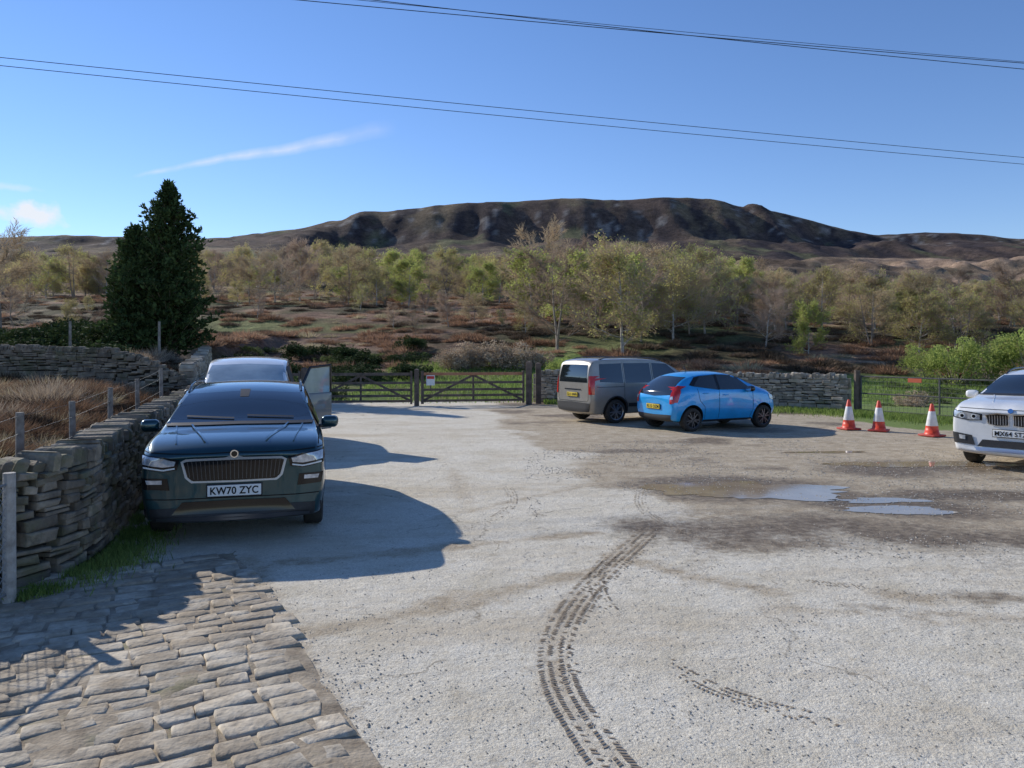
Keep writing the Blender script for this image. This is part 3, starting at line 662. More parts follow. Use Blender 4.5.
MPV=[(2.19,.30,.5,.5,.66,.66,.64,.76,.54,.80),(2.10,.24,.68,.5,.83,.84,.78,.93,.64,.97),(1.80,.22,.8,.52,.89,.99,.83,1.07,.68,1.11),(1.38,.22,.8,.55,.905,1.06,.86,1.17,.70,1.21),(.62,.22,.8,.55,.91,1.09,.88,1.63,.70,1.70),(.0,.22,.8,.55,.91,1.10,.885,1.74,.73,1.80),(-1.2,.22,.8,.55,.91,1.10,.885,1.75,.74,1.81),(-1.95,.22,.8,.55,.91,1.12,.88,1.73,.73,1.79),(-2.12,.25,.78,.6,.90,1.10,.865,1.66,.72,1.72),(-2.19,.34,.70,.6,.85,1.0,.81,1.2,.74,1.25)]
HAT=[(1.73,.28,.45,.45,.60,.6,.58,.70,.48,.74),(1.65,.22,.6,.45,.76,.78,.70,.87,.57,.90),(1.38,.2,.7,.5,.815,.90,.76,.98,.62,1.01),(1.02,.2,.72,.5,.82,.94,.78,1.05,.64,1.08),(.32,.2,.72,.5,.82,.97,.80,1.37,.59,1.43),(-.2,.2,.72,.5,.82,.98,.80,1.41,.60,1.48),(-.9,.2,.72,.5,.82,1.0,.79,1.37,.59,1.45),(-1.28,.2,.72,.5,.82,1.02,.775,1.28,.58,1.37),(-1.56,.22,.70,.5,.805,.98,.74,1.06,.62,1.12),(-1.70,.26,.66,.5,.78,.86,.72,.94,.60,.98),(-1.73,.32,.58,.5,.70,.7,.66,.78,.56,.82)]
def suv_common(C,k=1.0,kz=1.0,trim=chrome):
    q=lambda P:[(x*k,z*kz) for x,z in P]
    C.patch('windscreen',[(-.655*k,1.475*kz),(0,1.51*kz),(.655*k,1.475*kz)],[(-.80*k,1.175*kz),(0,1.185*kz),(.80*k,1.175*kz)],'F',glass,20,10,.006)
    C.patch('scuttle',[(-.81*k,1.18*kz),(0,1.19*kz),(.81*k,1.18*kz)],[(-.79*k,1.155*kz),(0,1.165*kz),(.79*k,1.155*kz)],'F',blk,20,3,.010)
    C.both('front_window',q([(.62,1.38),(.44,1.465),(-.25,1.52)]),q([(.98,1.12),(-.25,1.12)]),glass)
    C.both('rear_window_side',q([(-.31,1.52),(-1.1,1.51)]),q([(-.31,1.12),(-1.22,1.13)]),glass)
    C.both('quarter_window',q([(-1.18,1.505),(-1.6,1.45)]),q([(-1.28,1.14),(-1.78,1.21)]),glass)
    C.lines('belt_trim',q([(1.0,1.10),(-1.3,1.105),(-1.8,1.18)]),.02,trim,.012)
    for P_ in([(1.0,1.09),(1.0,.62),(.90,.36)],[(-.28,1.52),(-.28,.34)],[(-1.25,1.10),(-1.16,.88),(-1.0,.72),(-.98,.4)]): C.lines('shut_line',q(P_),.009,shut)
    C.both('sill_cladding',q([(1.0,.40),(-1.0,.40)]),q([(1.0,.24),(-1.0,.24)]),blk,16,3,.010)
    C.patch('rear_screen',[(-.5*k,1.42*kz),(.5*k,1.42*kz)],[(-.62*k,1.15*kz),(.62*k,1.15*kz)],'B',glass)
    C.handles(q([(-.10,.97),(-1.05,.99)]),C.pm)
tealp=paint('dark_teal_paint',(.010,.055,.070),.6,.3)
H1=Vector((.27,-.963,0)).normalized()
C=Car('parked_suv',SUV,(1,1.0,.985),tealp,(-3.43,9.98),H1,(1.32,-1.30),.345,alloy,cladding=.055)
suv_common(C,1,.985)
C.sym('headlamp_housing',[(.525,.885),(.68,.915),(.90,.945)],[(.55,.785),(.68,.765),(.89,.805)],gloss,16,5,.006)
C.sym('headlamp',[(.56,.872),(.68,.900),(.88,.928)],[(.575,.825),(.68,.815),(.87,.845)],lamp,16,5,.012)
C.sym('lamp_strip',[(.57,.808),(.68,.792),(.86,.825)],[(.57,.793),(.68,.777),(.86,.810)],platew,14,2,.013)
C.patch('grille_surround',[(-.515,.865),(-.47,.895),(-.09,.905),(0,.925),(.09,.905),(.47,.895),(.515,.865)],[(-.475,.70),(-.42,.645),(0,.64),(.42,.645),(.475,.70)],'F',satin,36,8,.008)
C.patch('grille',[(-.488,.855),(-.455,.872),(0,.878),(.455,.872),(.488,.855)],[(-.450,.708),(-.405,.665),(0,.66),(.405,.665),(.450,.708)],'F',gloss,36,8,.014)
for i in range(-11,12):
    y=i*.040; C.line('grille_slat',[(y*1.02,.867),(y*.97,.675+max(0,abs(y)-.38)*.5)],.008,'F',slat,.020,5)
C.patch('bumper_crossmember',[(-.86,.40),(0,.395),(.86,.40)],[(-.86,.265),(0,.255),(.86,.265)],'F',blk,24,4,.010)
C.patch('bumper_intake',[(-.50,.455),(0,.46),(.50,.455)],[(-.60,.33),(0,.325),(.60,.33)],'F',gloss,20,4,.016)
C.sym('fog_recess',[(.64,.70),(.88,.71)],[(.62,.58),(.86,.60)],gloss,8,4,.009)
C.sym('fog_lamp',[(.69,.685),(.84,.69)],[(.69,.645),(.83,.65)],lamp,6,3,.016)
C.line('bumper_lip',[(-.74,.30),(-.3,.285),(.3,.285),(.74,.30)],.024,'F',alloyd,.022)
C.line('bumper_crease',[(-.90,.50),(-.6,.485),(.6,.485),(.90,.50)],.010,'F',shut,.004,30)
C.line('bonnet_shut',[(-.88,.965),(-.6,.945),(-.3,.94),(0,.95),(.3,.94),(.6,.945),(.88,.965)],.008,'F',shut,.005,40)
for sd in(1,-1):
    C.line('bonnet_crease',[(2.0,sd*.30),(1.2,sd*.52)],.020,'T',tealp,.016); C.line('bonnet_crease',[(2.0,sd*.58),(1.2,sd*.68)],.014,'T',tealp,.010); C.line('bonnet_gap',[(1.98,sd*.84),(1.2,sd*.86)],.008,'T',shut,.003)
C.plate('KW70 ZYC',.56,'F',platew)
h=C.hit('F',0,.935,0)
g=Geo(); g.prism(h+Vector((-.01,0,0)),h+Vector((.016,0,0)),.04,.04,24,0,.5,True); g.prism(h+Vector((.0,0,0)),h+Vector((.019,0,0)),.030,.030,24,1,.5,True); g.obj('badge',[chrome,gloss],C.e)
C.mirrors(.90,1.13,tealp); C.rails(.25,-1.6,.67,gloss)
for a0 in(.58,-.08): C.line('wiper',[(a0,1.195),(a0-.52,1.22)],.014,'F',blk,.02,10)
C.patch('mirror_mount',[(-.06,1.50),(.06,1.50)],[(-.05,1.42),(.05,1.42)],'F',blk,4,4,.009)
silv=paint('silver_white_paint',(.76,.77,.76),.0,.4)
C=Car('parked_van',MPV,(1.06,1.04,1.03),silv,(-5.45,16.0),H1,(1.45,-1.4),.345,alloy,cladding=.03)
def mpv_common(C,k,kz,gl=glass,rail=True):
    q=lambda P:[(x*k,z*kz) for x,z in P]
    C.patch('windscreen',[(-.64*k,1.64*kz),(0,1.67*kz),(.64*k,1.64*kz)],[(-.77*k,1.21*kz),(0,1.23*kz),(.77*k,1.21*kz)],'F',gl,20,10)
    C.both('front_window',q([(.62,1.52),(.50,1.61),(-.05,1.64)]),q([(1.12,1.15),(-.05,1.10)]),glass)
    C.both('sliding_door_window',q([(-.14,1.64),(-1.05,1.64)]),q([(-.14,1.10),(-1.05,1.10)]),glass)
    C.both('rear_quarter_window',q([(-1.13,1.64),(-1.85,1.62)]),q([(-1.13,1.10),(-1.90,1.14)]),glass)
    for P_ in([(1.02,1.1),(1.0,.34)],[(-.095,1.66),(-.095,.34)],[(-1.09,1.66),(-1.09,.70),(-.98,.55),(-.97,.34)]): C.lines('shut_line',q(P_),.010,shut)
    C.lines('slide_rail',q([(-1.1,1.0),(-2.0,1.0)]),.014,blk,.006)
    C.both('rub_strip',q([(.95,.55),(-.95,.55)]),q([(.95,.45),(-.95,.45)]),blk,16,2,.012)
    C.patch('tailgate_window',[(-.62,1.60*kz),(.62,1.60*kz)],[(-.68,1.12*kz),(.68,1.12*kz)],'B',glass,16,8)
    C.patch('rear_bumper',[(-.80,.56),(0,.58),(.80,.56)],[(-.74,.34),(0,.32),(.74,.34)],'B',blk,20,5,.03)
    C.sym('tail_lamp',[(.74,1.30*kz),(.85,1.30*kz)],[(.76,.80*kz),(.86,.80*kz)],redl,6,8,.012,'B')
    C.both('tail_lamp_side',q([(-2.05,1.28),(-2.15,1.28)]),q([(-2.08,.80),(-2.17,.80)]),redl,4,8,.012)
    C.line('tailgate_shut',[(-.72,1.66*kz),(-.73,.60),(.73,.60),(.72,1.66*kz)],.010,'B',shut,.005,40)
    C.plate('SL11 HWN',.78,'B',platey); C.handles(q([(.05,.92),(-.3,.92)]),C.pm)
    C.mirrors(1.0*k,1.14*kz,blk)
    if rail: C.rails(.35*k,-1.8*k,.66*k,alloyd,.05)
mpv_common(C,1.06,1.03,glass2,False)
C.patch('door_opening',[(.68,1.60),(.5,1.66),(-.08,1.68)],[(1.04,.36),(-.08,.36)],'L',blk,12,12,.012)
dz=empty('front_door',(1.02,.95,0),math.pi-math.radians(44),C.e)
doorp=paint('door_shade_paint',(.16,.17,.17),.0,.5)  # shade on the open door painted in, darker than the body
g=Geo()
rbox('door_panel',(.98,.07,.76),(.49,0,.74),doorp,.03,3,dz); rbox('door_card',(.92,.02,.68),(.49,.045,.74),blk,.01,1,dz); rbox('armrest',(.6,.07,.09),(.48,.08,.82),blk,.02,2,dz)
for a,b_ in(((.03,0,1.12),(.36,0,1.64)),((.36,0,1.64),(.96,0,1.68)),((.96,0,1.68),(.97,0,1.12))): g.prism(a,b_,.028,.028,6,0)
g.obj('window_frame',[gloss],dz); mk('door_glass',[(.06,0,1.12),(.96,0,1.12),(.95,0,1.67),(.37,0,1.63)],[(0,1,2,3)],[glass2],None,dz)
for s in(1,-1):
    C.patch('headlamp',[(s*.55,.92),(s*.86,1.0)],[(s*.55,.80),(s*.84,.82)],'F',lamp,8,4,.01)
C.patch('grille',[(-.5,.86),(.5,.86)],[(-.5,.72),(.5,.72)],'F',gloss,10,4,.01)
greyp=paint('grey_beige_paint',(.36,.33,.28),.35,.35)
a27=math.radians(29)
H2=Vector((math.cos(a27),math.sin(a27),0))
C=Car('parked_people_carrier',MPV,(1,1,.995),greyp,(3.60,22.35),H2,(1.36,-1.36),.325,alloy,cladding=.03)
mpv_common(C,1,.995)
C.patch('grille',[(-.5,.80),(.5,.80)],[(-.5,.66),(.5,.66)],'F',gloss,10,4,.01); C.sym('headlamp',[(.55,.92),(.83,.98)],[(.55,.80),(.82,.82)],lamp)
C.line('tailgate_chrome',[(-.4,.92),(.4,.92)],.03,'B',chrome,.012)
bluep=paint('bright_blue_paint',(.012,.36,.82),.15,.3)
a26=math.radians(27); H3=Vector((math.cos(a26),math.sin(a26),0))
C=Car('parked_hatchback',HAT,(1,1,1),bluep,(5.08,20.0),H3,(1.17,-1.15),.29,alloyd)
C.patch('windscreen',[(-.54,1.375),(0,1.40),(.54,1.375)],[(-.66,1.075),(0,1.09),(.66,1.075)],'F',glass,16,8)
C.both('front_window',[(.42,1.28),(.28,1.355),(-.28,1.385)],[(.80,1.0),(-.28,1.01)],glass)
C.both('rear_window_side',[(-.36,1.38),(-.80,1.35)],[(-.36,1.01),(-1.08,1.10)],glass)
C.both('b_pillar',[(-.28,1.385),(-.36,1.38)],[(-.28,1.01),(-.36,1.01)],gloss,2,6,.009)
C.both('rear_pillar_black',[(-.80,1.35),(-.98,1.32)],[(-1.08,1.10),(-1.2,1.13)],gloss,4,6,.009)
C.patch('rear_screen',[(-.52,1.32),(0,1.34),(.52,1.32)],[(-.60,.90),(0,.86),(.60,.90)],'B',glass,16,8,.008)
C.sym('tail_lamp',[(.60,1.12),(.70,1.10)],[(.62,.68),(.735,.70)],redl,6,8,.012,'B')
C.both('tail_lamp_side',[(-1.44,1.10),(-1.60,1.08)],[(-1.60,.72),(-1.69,.72)],redl,6,8,.012)
C.sym('lamp_lens',[(.625,.86),(.70,.86)],[(.63,.79),(.71,.79)],lamp,4,3,.02,'B')
C.patch('rear_bumper',[(-.66,.42),(0,.40),(.66,.42)],[(-.60,.26),(0,.25),(.60,.26)],'B',blk,16,4,.010)
for P_ in([(.80,1.0),(.80,.5),(.72,.3)],[(-.32,1.38),(-.32,.3)],[(-1.0,1.05),(-.93,.75),(-.78,.6),(-.76,.3)]): C.lines('shut_line',P_,.009,shut)
C.lines('swage_line',[(.9,.80),(-.9,.86)],.012,bluep,.008)
C.handles([(-.12,.88),(-.75,.93)],bluep); C.plate('FL15 OZM',.60,'B',platey); C.mirrors(.62,1.02,gloss)
C.both('headlamp',[(1.35,.88),(1.60,.80)],[(1.40,.74),(1.66,.68)],lamp,6,4,.01); C.sym('headlamp',[(.48,.80),(.72,.86)],[(.48,.68),(.74,.70)],lamp)
C.both('sill',[(.8,.28),(-.8,.28)],[(.8,.21),(-.8,.21)],blk,10,2,.008)
rbox('roof_aerial',(.02,.02,.16),(-.75,0,1.52),blk,.004,1,C.e,(0,-.5,0))
whitep=paint('white_paint_car',(.80,.80,.79),.0,.3)
H4=Vector((-.76,-.65,0)).normalized()
C=Car('parked_white_suv',SUV,(1.06,1.02,1.035),whitep,(9.88,14.05),H4,(1.42,-1.40),.365,alloy,cladding=.045)
suv_common(C,1.04,1.035,gloss)
C.sym('headlamp',[(.42,.925),(.62,.955),(.90,.975)],[(.43,.82),(.62,.805),(.88,.85)],gloss,16,6,.008)
C.sym('headlamp_lens',[(.46,.915),(.62,.94),(.87,.96)],[(.46,.83),(.62,.82),(.85,.86)],lamp,16,6,.014)
for s_ in(1,-1):
    for yy in(.55,.73):
        h=C.hit('F',s_*yy,.882,.015); g=Geo(); g.prism(h-Vector((.01,0,0)),h+Vector((.006,0,0)),.042,.042,20,0,.5,True); g.prism(h,h+Vector((.009,0,0)),.028,.028,20,1,.5,True); g.obj('lamp_ring',[platew,gloss],C.e)
    C.patch('kidney_frame',[(s_*.03,.945),(s_*.20,.96),(s_*.38,.925)],[(s_*.03,.745),(s_*.20,.73),(s_*.34,.76)],'F',chrome,14,8,.014)
    C.patch('kidney_grille',[(s_*.045,.932),(s_*.20,.942),(s_*.36,.913)],[(s_*.045,.758),(s_*.20,.745),(s_*.325,.773)],'F',gloss,14,8,.022)
    for i in range(7): y=s_*(.07+i*.04); C.line('kidney_slat',[(y,.925),(y,.762)],.010,'F',alloy,.028,5)
    C.patch('side_intake',[(s_*.58,.56),(s_*.88,.60)],[(s_*.53,.40),(s_*.86,.42)],'F',blk,10,5,.012)
    C.patch('fog_lamp',[(s_*.68,.55),(s_*.78,.56)],[(s_*.68,.48),(s_*.77,.49)],'F',lamp,5,4,.02)
C.patch('centre_intake',[(-.42,.50),(.42,.50)],[(-.50,.38),(.50,.38)],'F',blk,14,4,.012)
C.patch('skid_plate',[(-.55,.37),(.55,.37)],[(-.50,.31),(.50,.31)],'F',alloy,14,3,.012)
C.plate('MX64 STZ',.62,'F',platew); C.mirrors(.95,1.19,whitep); C.rails(.25,-1.7,.68,gloss)
h=C.hit('F',0,.99,0.004); g=Geo(); g.prism(h-Vector((.01,0,0)),h+Vector((.012,0,.008)),.04,.04,20,0,.5,True); g.obj('badge',[mat('badge_blue',(.05,.15,.4),rough=.2)],C.e)
C.line('bonnet_shut',[(-.86,1.015),(-.4,1.01),(.4,1.01),(.86,1.015)],.008,'F',shut,.005)
for s_ in(1,-1): C.line('bonnet_crease',[(2.05,s_*.34),(1.3,s_*.55)],.014,'T',whitep,.010)
# ---------------------------------------------------------------- overhead lines
cable_m=mat('cable_black',(.02,.02,.022),rough=.6)
def cable(p0,p1,sag,r=.012,ext=.25):
    p0=Vector(p0);p1=Vector(p1); g=Geo(); n=40; prev=None
    for i in range(n+1):
        t=-ext+(1+2*ext)*i/n; p=p0.lerp(p1,t); tt=(t+ext)/(1+2*ext); p.z-=sag*4*(tt*(1-tt)-(ext*(1+ext))/(1+2*ext)**2)
        if prev: g.prism(prev,p,r,r,4)
        prev=p
    return g
g=Geo()
def add(gg):
    k=len(g.v); g.v+=gg.v; g.r+=gg.r; g.m+=gg.m; g.f+=[tuple(k+i for i in f) for f in gg.f]
add(cable((-13.3,20,9.60),(18.9,28.4,9.1),.10,.010)); add(cable((-13.5,20.3,9.50),(18.8,28.2,8.80),.14,.010))
add(cable((-5.1,16.5,9.55),(12.8,19.2,9.15),.08,.009)); add(cable((-3.3,16.6,9.58),(12.8,19.2,9.0),.10,.009)); add(cable((-5.0,16.9,9.85),(12.9,19.5,9.3),.1,.006))
g.obj('overhead_power_lines',[cable_m])
g=Geo()
for (x,y) in((-22,17.6),(28,31)):
    z0=tz(x,y) if x<0 else 0
    g.prism((x,y,-.5),(x,y,10.2),.15,.11,10,0,.5,True); g.box(Vector((x,y,9.6)),Vector((.25,-.97,0)),Vector((.97,.25,0)),Z,1.6,.1,.1)
g.obj('utility_poles',[wood])
# ---------------------------------------------------------------- vegetation
bark=mat('bark_brown',(.22,.18,.14),(.36,.31,.25),scale=3,rough=.95,inst=.25); barkw=mat('birch_bark',(.55,.52,.47),(.22,.19,.16),scale=4,rough=.9)
twig=mat('twigs',(.46,.36,.24),rough=1,inst=.3,spec=.1,trans=.3); twig2=mat('twigs_purple',(.38,.29,.22),rough=1,inst=.3,spec=.1,trans=.3)
leafY=mat('spring_leaves_olive',(.42,.41,.13),(.54,.51,.19),scale=.8,rough=.9,trans=.5,inst=.2,spec=.2)
leafG=mat('spring_leaves_green',(.36,.42,.10),(.48,.52,.16),scale=.8,rough=.8,trans=.5,inst=.15,spec=.2)
leafT=mat('catkins_tan',(.48,.40,.22),(.58,.50,.29),scale=.8,rough=1,trans=.4,inst=.2,spec=.1)
def rv3():
    while 1:
        v=Vector((U(-1,1),U(-1,1),U(-1,1)))
        if .1<v.length<1: return v.normalized()
def tree(name,H,spread,mats,leaves=0,ls=.09,nl=16,stems=1,wide=.5,t0=.15,thick=.018,lp=.5):
    g=Geo()
    def leaf(p):
        a=rv3()*ls*U(.5,1.2); b_=a.cross(rv3()).normalized()*ls*U(.3,.8); g.poly([p-a,p+b_,p+a,p-b_],2,R())
    def twigs(p,d,l):
        e=p+d*l; o=d.orthogonal().normalized()*thick*.5; g.poly([p-o,p+o,e],1)
        for k in range(4):
            q=p.lerp(e,U(.2,.9)); dd=(d+rv3()*.7+Z*.1).normalized(); ll=l*U(.4,.7); ee=q+dd*ll; o=dd.orthogonal().normalized()*thick*.35; g.poly([q-o,q+o,ee],1)
            for _ in range(leaves):
                if R()<lp: leaf(q.lerp(ee,U(.2,1.1))+rv3()*.08)
    def limb(p,d,l,r,lvl):
        n=4; pts=[p]
        for i in range(n):
            d=(d+rv3()*.18+Z*.10*(1 if lvl<2 else -.2)).normalized(); q=pts[-1]+d*l/n
            g.prism(pts[-1],q,r*(1-i/n*.75),r*(1-(i+1)/n*.75),4 if lvl<2 else 3,0); pts.append(q)
            if lvl<1:
                for _ in range(2 if i>0 else 1): limb(q,(d+rv3()*.85).normalized(),l*U(.35,.55),r*.45,lvl+1)
            if i>0 or lvl>0:
                for _ in range(3 if lvl else 2): twigs(pts[-2].lerp(q,R()),(d+rv3()*.8).normalized(),U(.35,.75)*H/8)
    for s_ in range(stems):
        d=Vector((U(-1,1),U(-1,1),0))*(.18 if stems>1 else .05)+Z; d.normalize(); p=Vector((U(-.2,.2)*(stems-1),U(-.2,.2)*(stems-1),-.3)); r=H*.013; n=8; hh=H*U(.80,.92)
        for i in range(n):
            d=(d+rv3()*.07+Z*.05).normalized(); q=p+d*hh/n; g.prism(p,q,r*(1-i/n*.85),r*(1-(i+1)/n*.85),6,0)
            t=(i+1)/n
            if t>t0:
                for _ in range(max(1,nl//(n-1)//stems)):
                    az=U(0,6.283); el=U(.35,.9)-wide*.3; dd=Vector((math.cos(az)*math.cos(el),math.sin(az)*math.cos(el),math.sin(el)))
                    prof=math.sin(math.pi*min(1,(t-t0)/(1-t0)*.6+.28))
                    limb(p.lerp(q,R()),dd,H*spread*(.35+.65*prof)*U(.7,1.1),r*(1-t*.75)*.5,0)
            p=q
    return g.mesh(name,mats)
bare=[tree('bare_oak',7.5,.40,[bark,twig],0,nl=24,wide=1.0,thick=.036),tree('bare_oak',7,.42,[bark,twig2],0,nl=24,wide=1.1,stems=2,thick=.036),tree('bare_birch',8,.30,[barkw,twig2],0,nl=24,wide=.4,thick=.034),tree('bare_alder',7,.36,[bark,twig],0,nl=24,wide=.9,stems=3,thick=.036)]
budd=[tree('bud_birch',8,.28,[barkw,twig,leafY],1,.075,nl=22,wide=.4,thick=.03,lp=.6),tree('bud_oak',7.2,.38,[bark,twig,leafT],1,.065,nl=21,wide=1.0,thick=.032),tree('bud_birch',7.5,.32,[barkw,twig2,leafG],1,.065,nl=22,wide=.5,thick=.03,lp=.6),tree('bud_oak',7.2,.38,[bark,twig,leafY],1,.07,nl=21,wide=.9,stems=2,thick=.032,lp=.6)]
green=[tree('green_birch',7.5,.28,[barkw,twig,leafG],2,.08,nl=22,wide=.5,lp=.62),tree('green_birch',6.5,.34,[barkw,twig,leafG],2,.085,nl=22,wide=.8,lp=.6)]
wd_=empty('distant_woodland'); cnt=0
def plant(x,y,me_,sc,parent,name='tree'):
    inst(me_,name,(x,y,tz(x,y)-.1),U(0,6.28),(sc*U(.95,1.25),sc*U(.95,1.25),sc*U(.85,1.1)),parent,.05)
def pick():
    r=R()
    if r<.42: return random.choice(bare)
    if r<.93: return random.choice(budd)
    return random.choice(green)
tries=0
while cnt<1400 and tries<30000:
    tries+=1
    y=46+R()**.9*310; u_=U(-.85,.85); x=u_*y; px=512+770*u_
    if px<530 and y<98+12*math.sin(px*.03): continue
    if px<130 and R()<.4: continue
    if px>=530 and y<60 and R()<.55: continue
    if px>860 and y>190 and R()<.75: continue
    dn=float(vn(x/26,y/26,3))
    if dn<.31 and y<230: continue
    sc=U(.65,1.05)
    if px>720: sc*=.80
    if px>860 and y<90: sc*=.8
    if y>230: sc*=.85
    plant(x,y,pick(),sc,wd_); cnt+=1
for i in range(30):
    y=U(52,95); u_=U(-.66,.02); plant(u_*y,y,random.choice(bare+budd),U(.2,.42),wd_,'scrub')
for (px,y,sc,me_) in((408,92,.85,green[0]),(484,92,.85,green[0]),(275,88,.9,bare[0]),(250,90,.8,bare[0]),(300,96,.9,bare[2]),(595,58,.76,bare[0]),(640,55,.74,bare[1]),(690,58,.74,bare[0]),(556,66,.75,bare[1]),(735,66,.7,bare[3]),(808,50,.55,green[1]),(872,54,.62,budd[3]),(775,60,.6,bare[2]),(925,62,.6,budd[1]),(0,52,.9,bare[0]),(620,72,.8,bare[0]),(665,74,.8,bare[3]),(1010,64,.65,budd[3]),(1080,50,.7,budd[0]),(345,100,.8,green[1]),(745,80,.8,green[0])):
    plant((px-512)/770*y,y,me_,sc,None,'birch_tree' if 'birch' in me_.name else 'oak_tree')
def bush(name,Rr,H,n,mats,ls,stem=30):
    g=Geo()
    for i in range(stem):
        a=U(0,6.28); r_=Rr*U(.1,.9); tip=Vector((math.cos(a)*r_,math.sin(a)*r_,H*U(.5,1)*(1-.4*(r_/Rr)**2))); g.prism((tip.x*.15,tip.y*.15,-.1),tip,.02,.006,3,0)
    cl=[]
    for i in range(26):
        a=U(0,6.28); r_=Rr*math.sqrt(R())*.8; zz=H*U(.25,.92)*(1-.45*(r_/Rr)**2); cl.append((Vector((math.cos(a)*r_,math.sin(a)*r_,zz)),U(.22,.42)*min(Rr,H)*.8,R()))
    for i in range(n):
        c_,cr,rv=random.choice(cl); p=c_+rv3()*cr*U(.5,1.05); p.z=max(.03,p.z)
        a=rv3()*ls*U(.6,1.3); b_=a.cross(rv3()).normalized()*ls*U(.3,.7); g.poly([p-a,p+b_,p+a,p-b_],1,rv)
    return g.mesh(name,mats)
bushG=mat('willow_leaves',(.26,.33,.08),(.38,.43,.13),scale=2,rough=.8,trans=.45,rnd=.3,spec=.2); bushD=mat('rhododendron_leaves',(.035,.055,.02),(.06,.085,.03),scale=2,rough=.9,trans=.15,rnd=.3,spec=.1)
ivy=mat('bramble_leaves',(.09,.13,.04),(.17,.20,.07),scale=2,rough=.8,trans=.3,rnd=.3,spec=.2); drym=mat('dry_stems',(.38,.29,.20),(.50,.40,.29),scale=2,rough=.95,trans=.25,rnd=.3,spec=.1)
bg=[bush('willow',1.9,2.7,5200,[bark,bushG],.06),bush('willow',1.6,2.2,4200,[bark,bushG],.06)]
for (px,y,sc) in((955,38,1.10),(985,40,.95),(1035,36,1.2),(925,41,.75),(1090,35,1.2),(562,36,.62)):
    inst(random.choice(bg),'green_bush',((px-512)/770*y,y,tz((px-512)/770*y,y)-.1),U(0,6),sc,None)
dry=bush('dry_hedge',1.3,1.3,4200,[bark,drym],.05)
bd=[bush('dark_bush',1.6,1.5,2600,[bark,bushD],.09),bush('bramble',1.1,.8,1500,[bark,ivy],.06)]
rh=empty('rhododendron_thicket')
for i in range(46):
    y=U(30,52); px=U(-80,128); x=(px-512)/770*y; inst(bd[0],'dark_bush',(x,y,tz(x,y)-.2),U(0,6),(U(.8,1.3),U(.8,1.3),U(.5,1.0)),rh)
for i in range(34):
    y=U(38,52); px=U(225,420); x=(px-512)/770*y; inst(random.choice(bd),'dark_bush',(x,y,tz(x,y)-.2),U(0,6),(U(.7,1.2),U(.7,1.2),U(.4,.8)),rh)
for i in range(40):
    y=U(27,44); px=U(860,1100); x=(px-512)/770*y; s_=U(.3,.8); inst(random.choice([bd[1],dry,bd[1]]),'bramble',(x,y,tz(x,y)-.15),U(0,6),(s_,s_,s_*U(.5,1)),rh)
dh=empty('dry_hedge')
for (x,y,s_) in((-3.4,43.5,1.1),(-2.4,44,1.35),(-1.0,44.2,1.4),(.3,44.1,1.3),(1.3,44.4,1.0)): inst(dry,'clump',(x,y,tz(x,y)-.1),U(0,6),(s_,s_,s_*.85),dh)
for (x,y,s_) in((1.9,31.2,.8),(2.8,30.6,.9),(6.5,29,.8),(-7.5,31,1.0),(-9,32,1.2),(4.2,30.2,.7)): inst(bd[1],'bramble_bush',(x,y,tz(x,y)-.1),U(0,6),s_,None)
def tuft(name,n,r,h,ln,wd,mats):
    g=Geo()
    for i in range(n):
        a=U(0,6.28); rr=r*math.sqrt(R()); b0=Vector((math.cos(a)*rr*.8,math.sin(a)*rr*.8,U(0,h*.5)*(1-(rr/r)**2)))
        d=(Vector((math.cos(a)*rr/r,math.sin(a)*rr/r,U(.4,1.2)))+rv3()*.45).normalized(); l=ln*U(.5,1.1); o=d.cross(rv3()).normalized()*wd; e=b0+d*l
        e.z-=.1*l; g.poly([b0-o,b0+o,e],0,R())
    return g.mesh(name,mats)
brk=mat('bracken_dead',(.29,.165,.10),(.42,.27,.175),scale=2,rough=1,trans=.25,rnd=.35,inst=.3,spec=.1); hea=mat('heather',(.11,.085,.058),(.19,.14,.10),scale=2,rough=1,rnd=.4,inst=.35,spec=.1,trans=.15); strw=mat('straw_grass',(.42,.36,.22),(.54,.46,.30),scale=2,rough=.95,trans=.35,rnd=.25,inst=.2,spec=.1)
grn=mat('grass_green',(.15,.23,.05),(.27,.34,.10),scale=1.2,rough=.8,trans=.45,rnd=.35,spec=.2)
tb=[tuft('bracken',420,.75,.35,.42,.022,[brk]),tuft('heather',520,.7,.35,.32,.02,[hea]),tuft('straw',260,.5,.15,.45,.014,[strw])]
mf=empty('moorland_heather')
k=0
while k<1900:
    y=42+R()**1.2*75; u_=U(-.72,.72); x=u_*y
    if y<49 and -6.5<x<5: continue
    nn=float(fbm(x/9,y/9,4,2))+U(-.25,.25)
    me_=tb[1] if nn>.04 else (tb[0] if nn>-.32 else tb[2])
    s_=U(.7,1.7); inst(me_,'tussock',(x,y,tz(x,y)-.08),U(0,6.28),(s_,s_,s_*U(.5,1.0)),mf); k+=1
lf=empty('bracken_field')
brk2=mat('bracken_brown',(.20,.12,.07),(.31,.20,.125),scale=2,rough=1,trans=.2,rnd=.35,inst=.3,spec=.1); hea2=mat('heather_near',(.075,.055,.035),(.14,.10,.065),scale=2,rough=1,rnd=.4,inst=.35,spec=.1)  # darker, less orange brown for the left field bracken
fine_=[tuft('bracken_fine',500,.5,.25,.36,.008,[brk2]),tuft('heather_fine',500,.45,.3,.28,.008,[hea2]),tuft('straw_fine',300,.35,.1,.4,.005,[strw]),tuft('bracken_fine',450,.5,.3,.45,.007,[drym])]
k=0
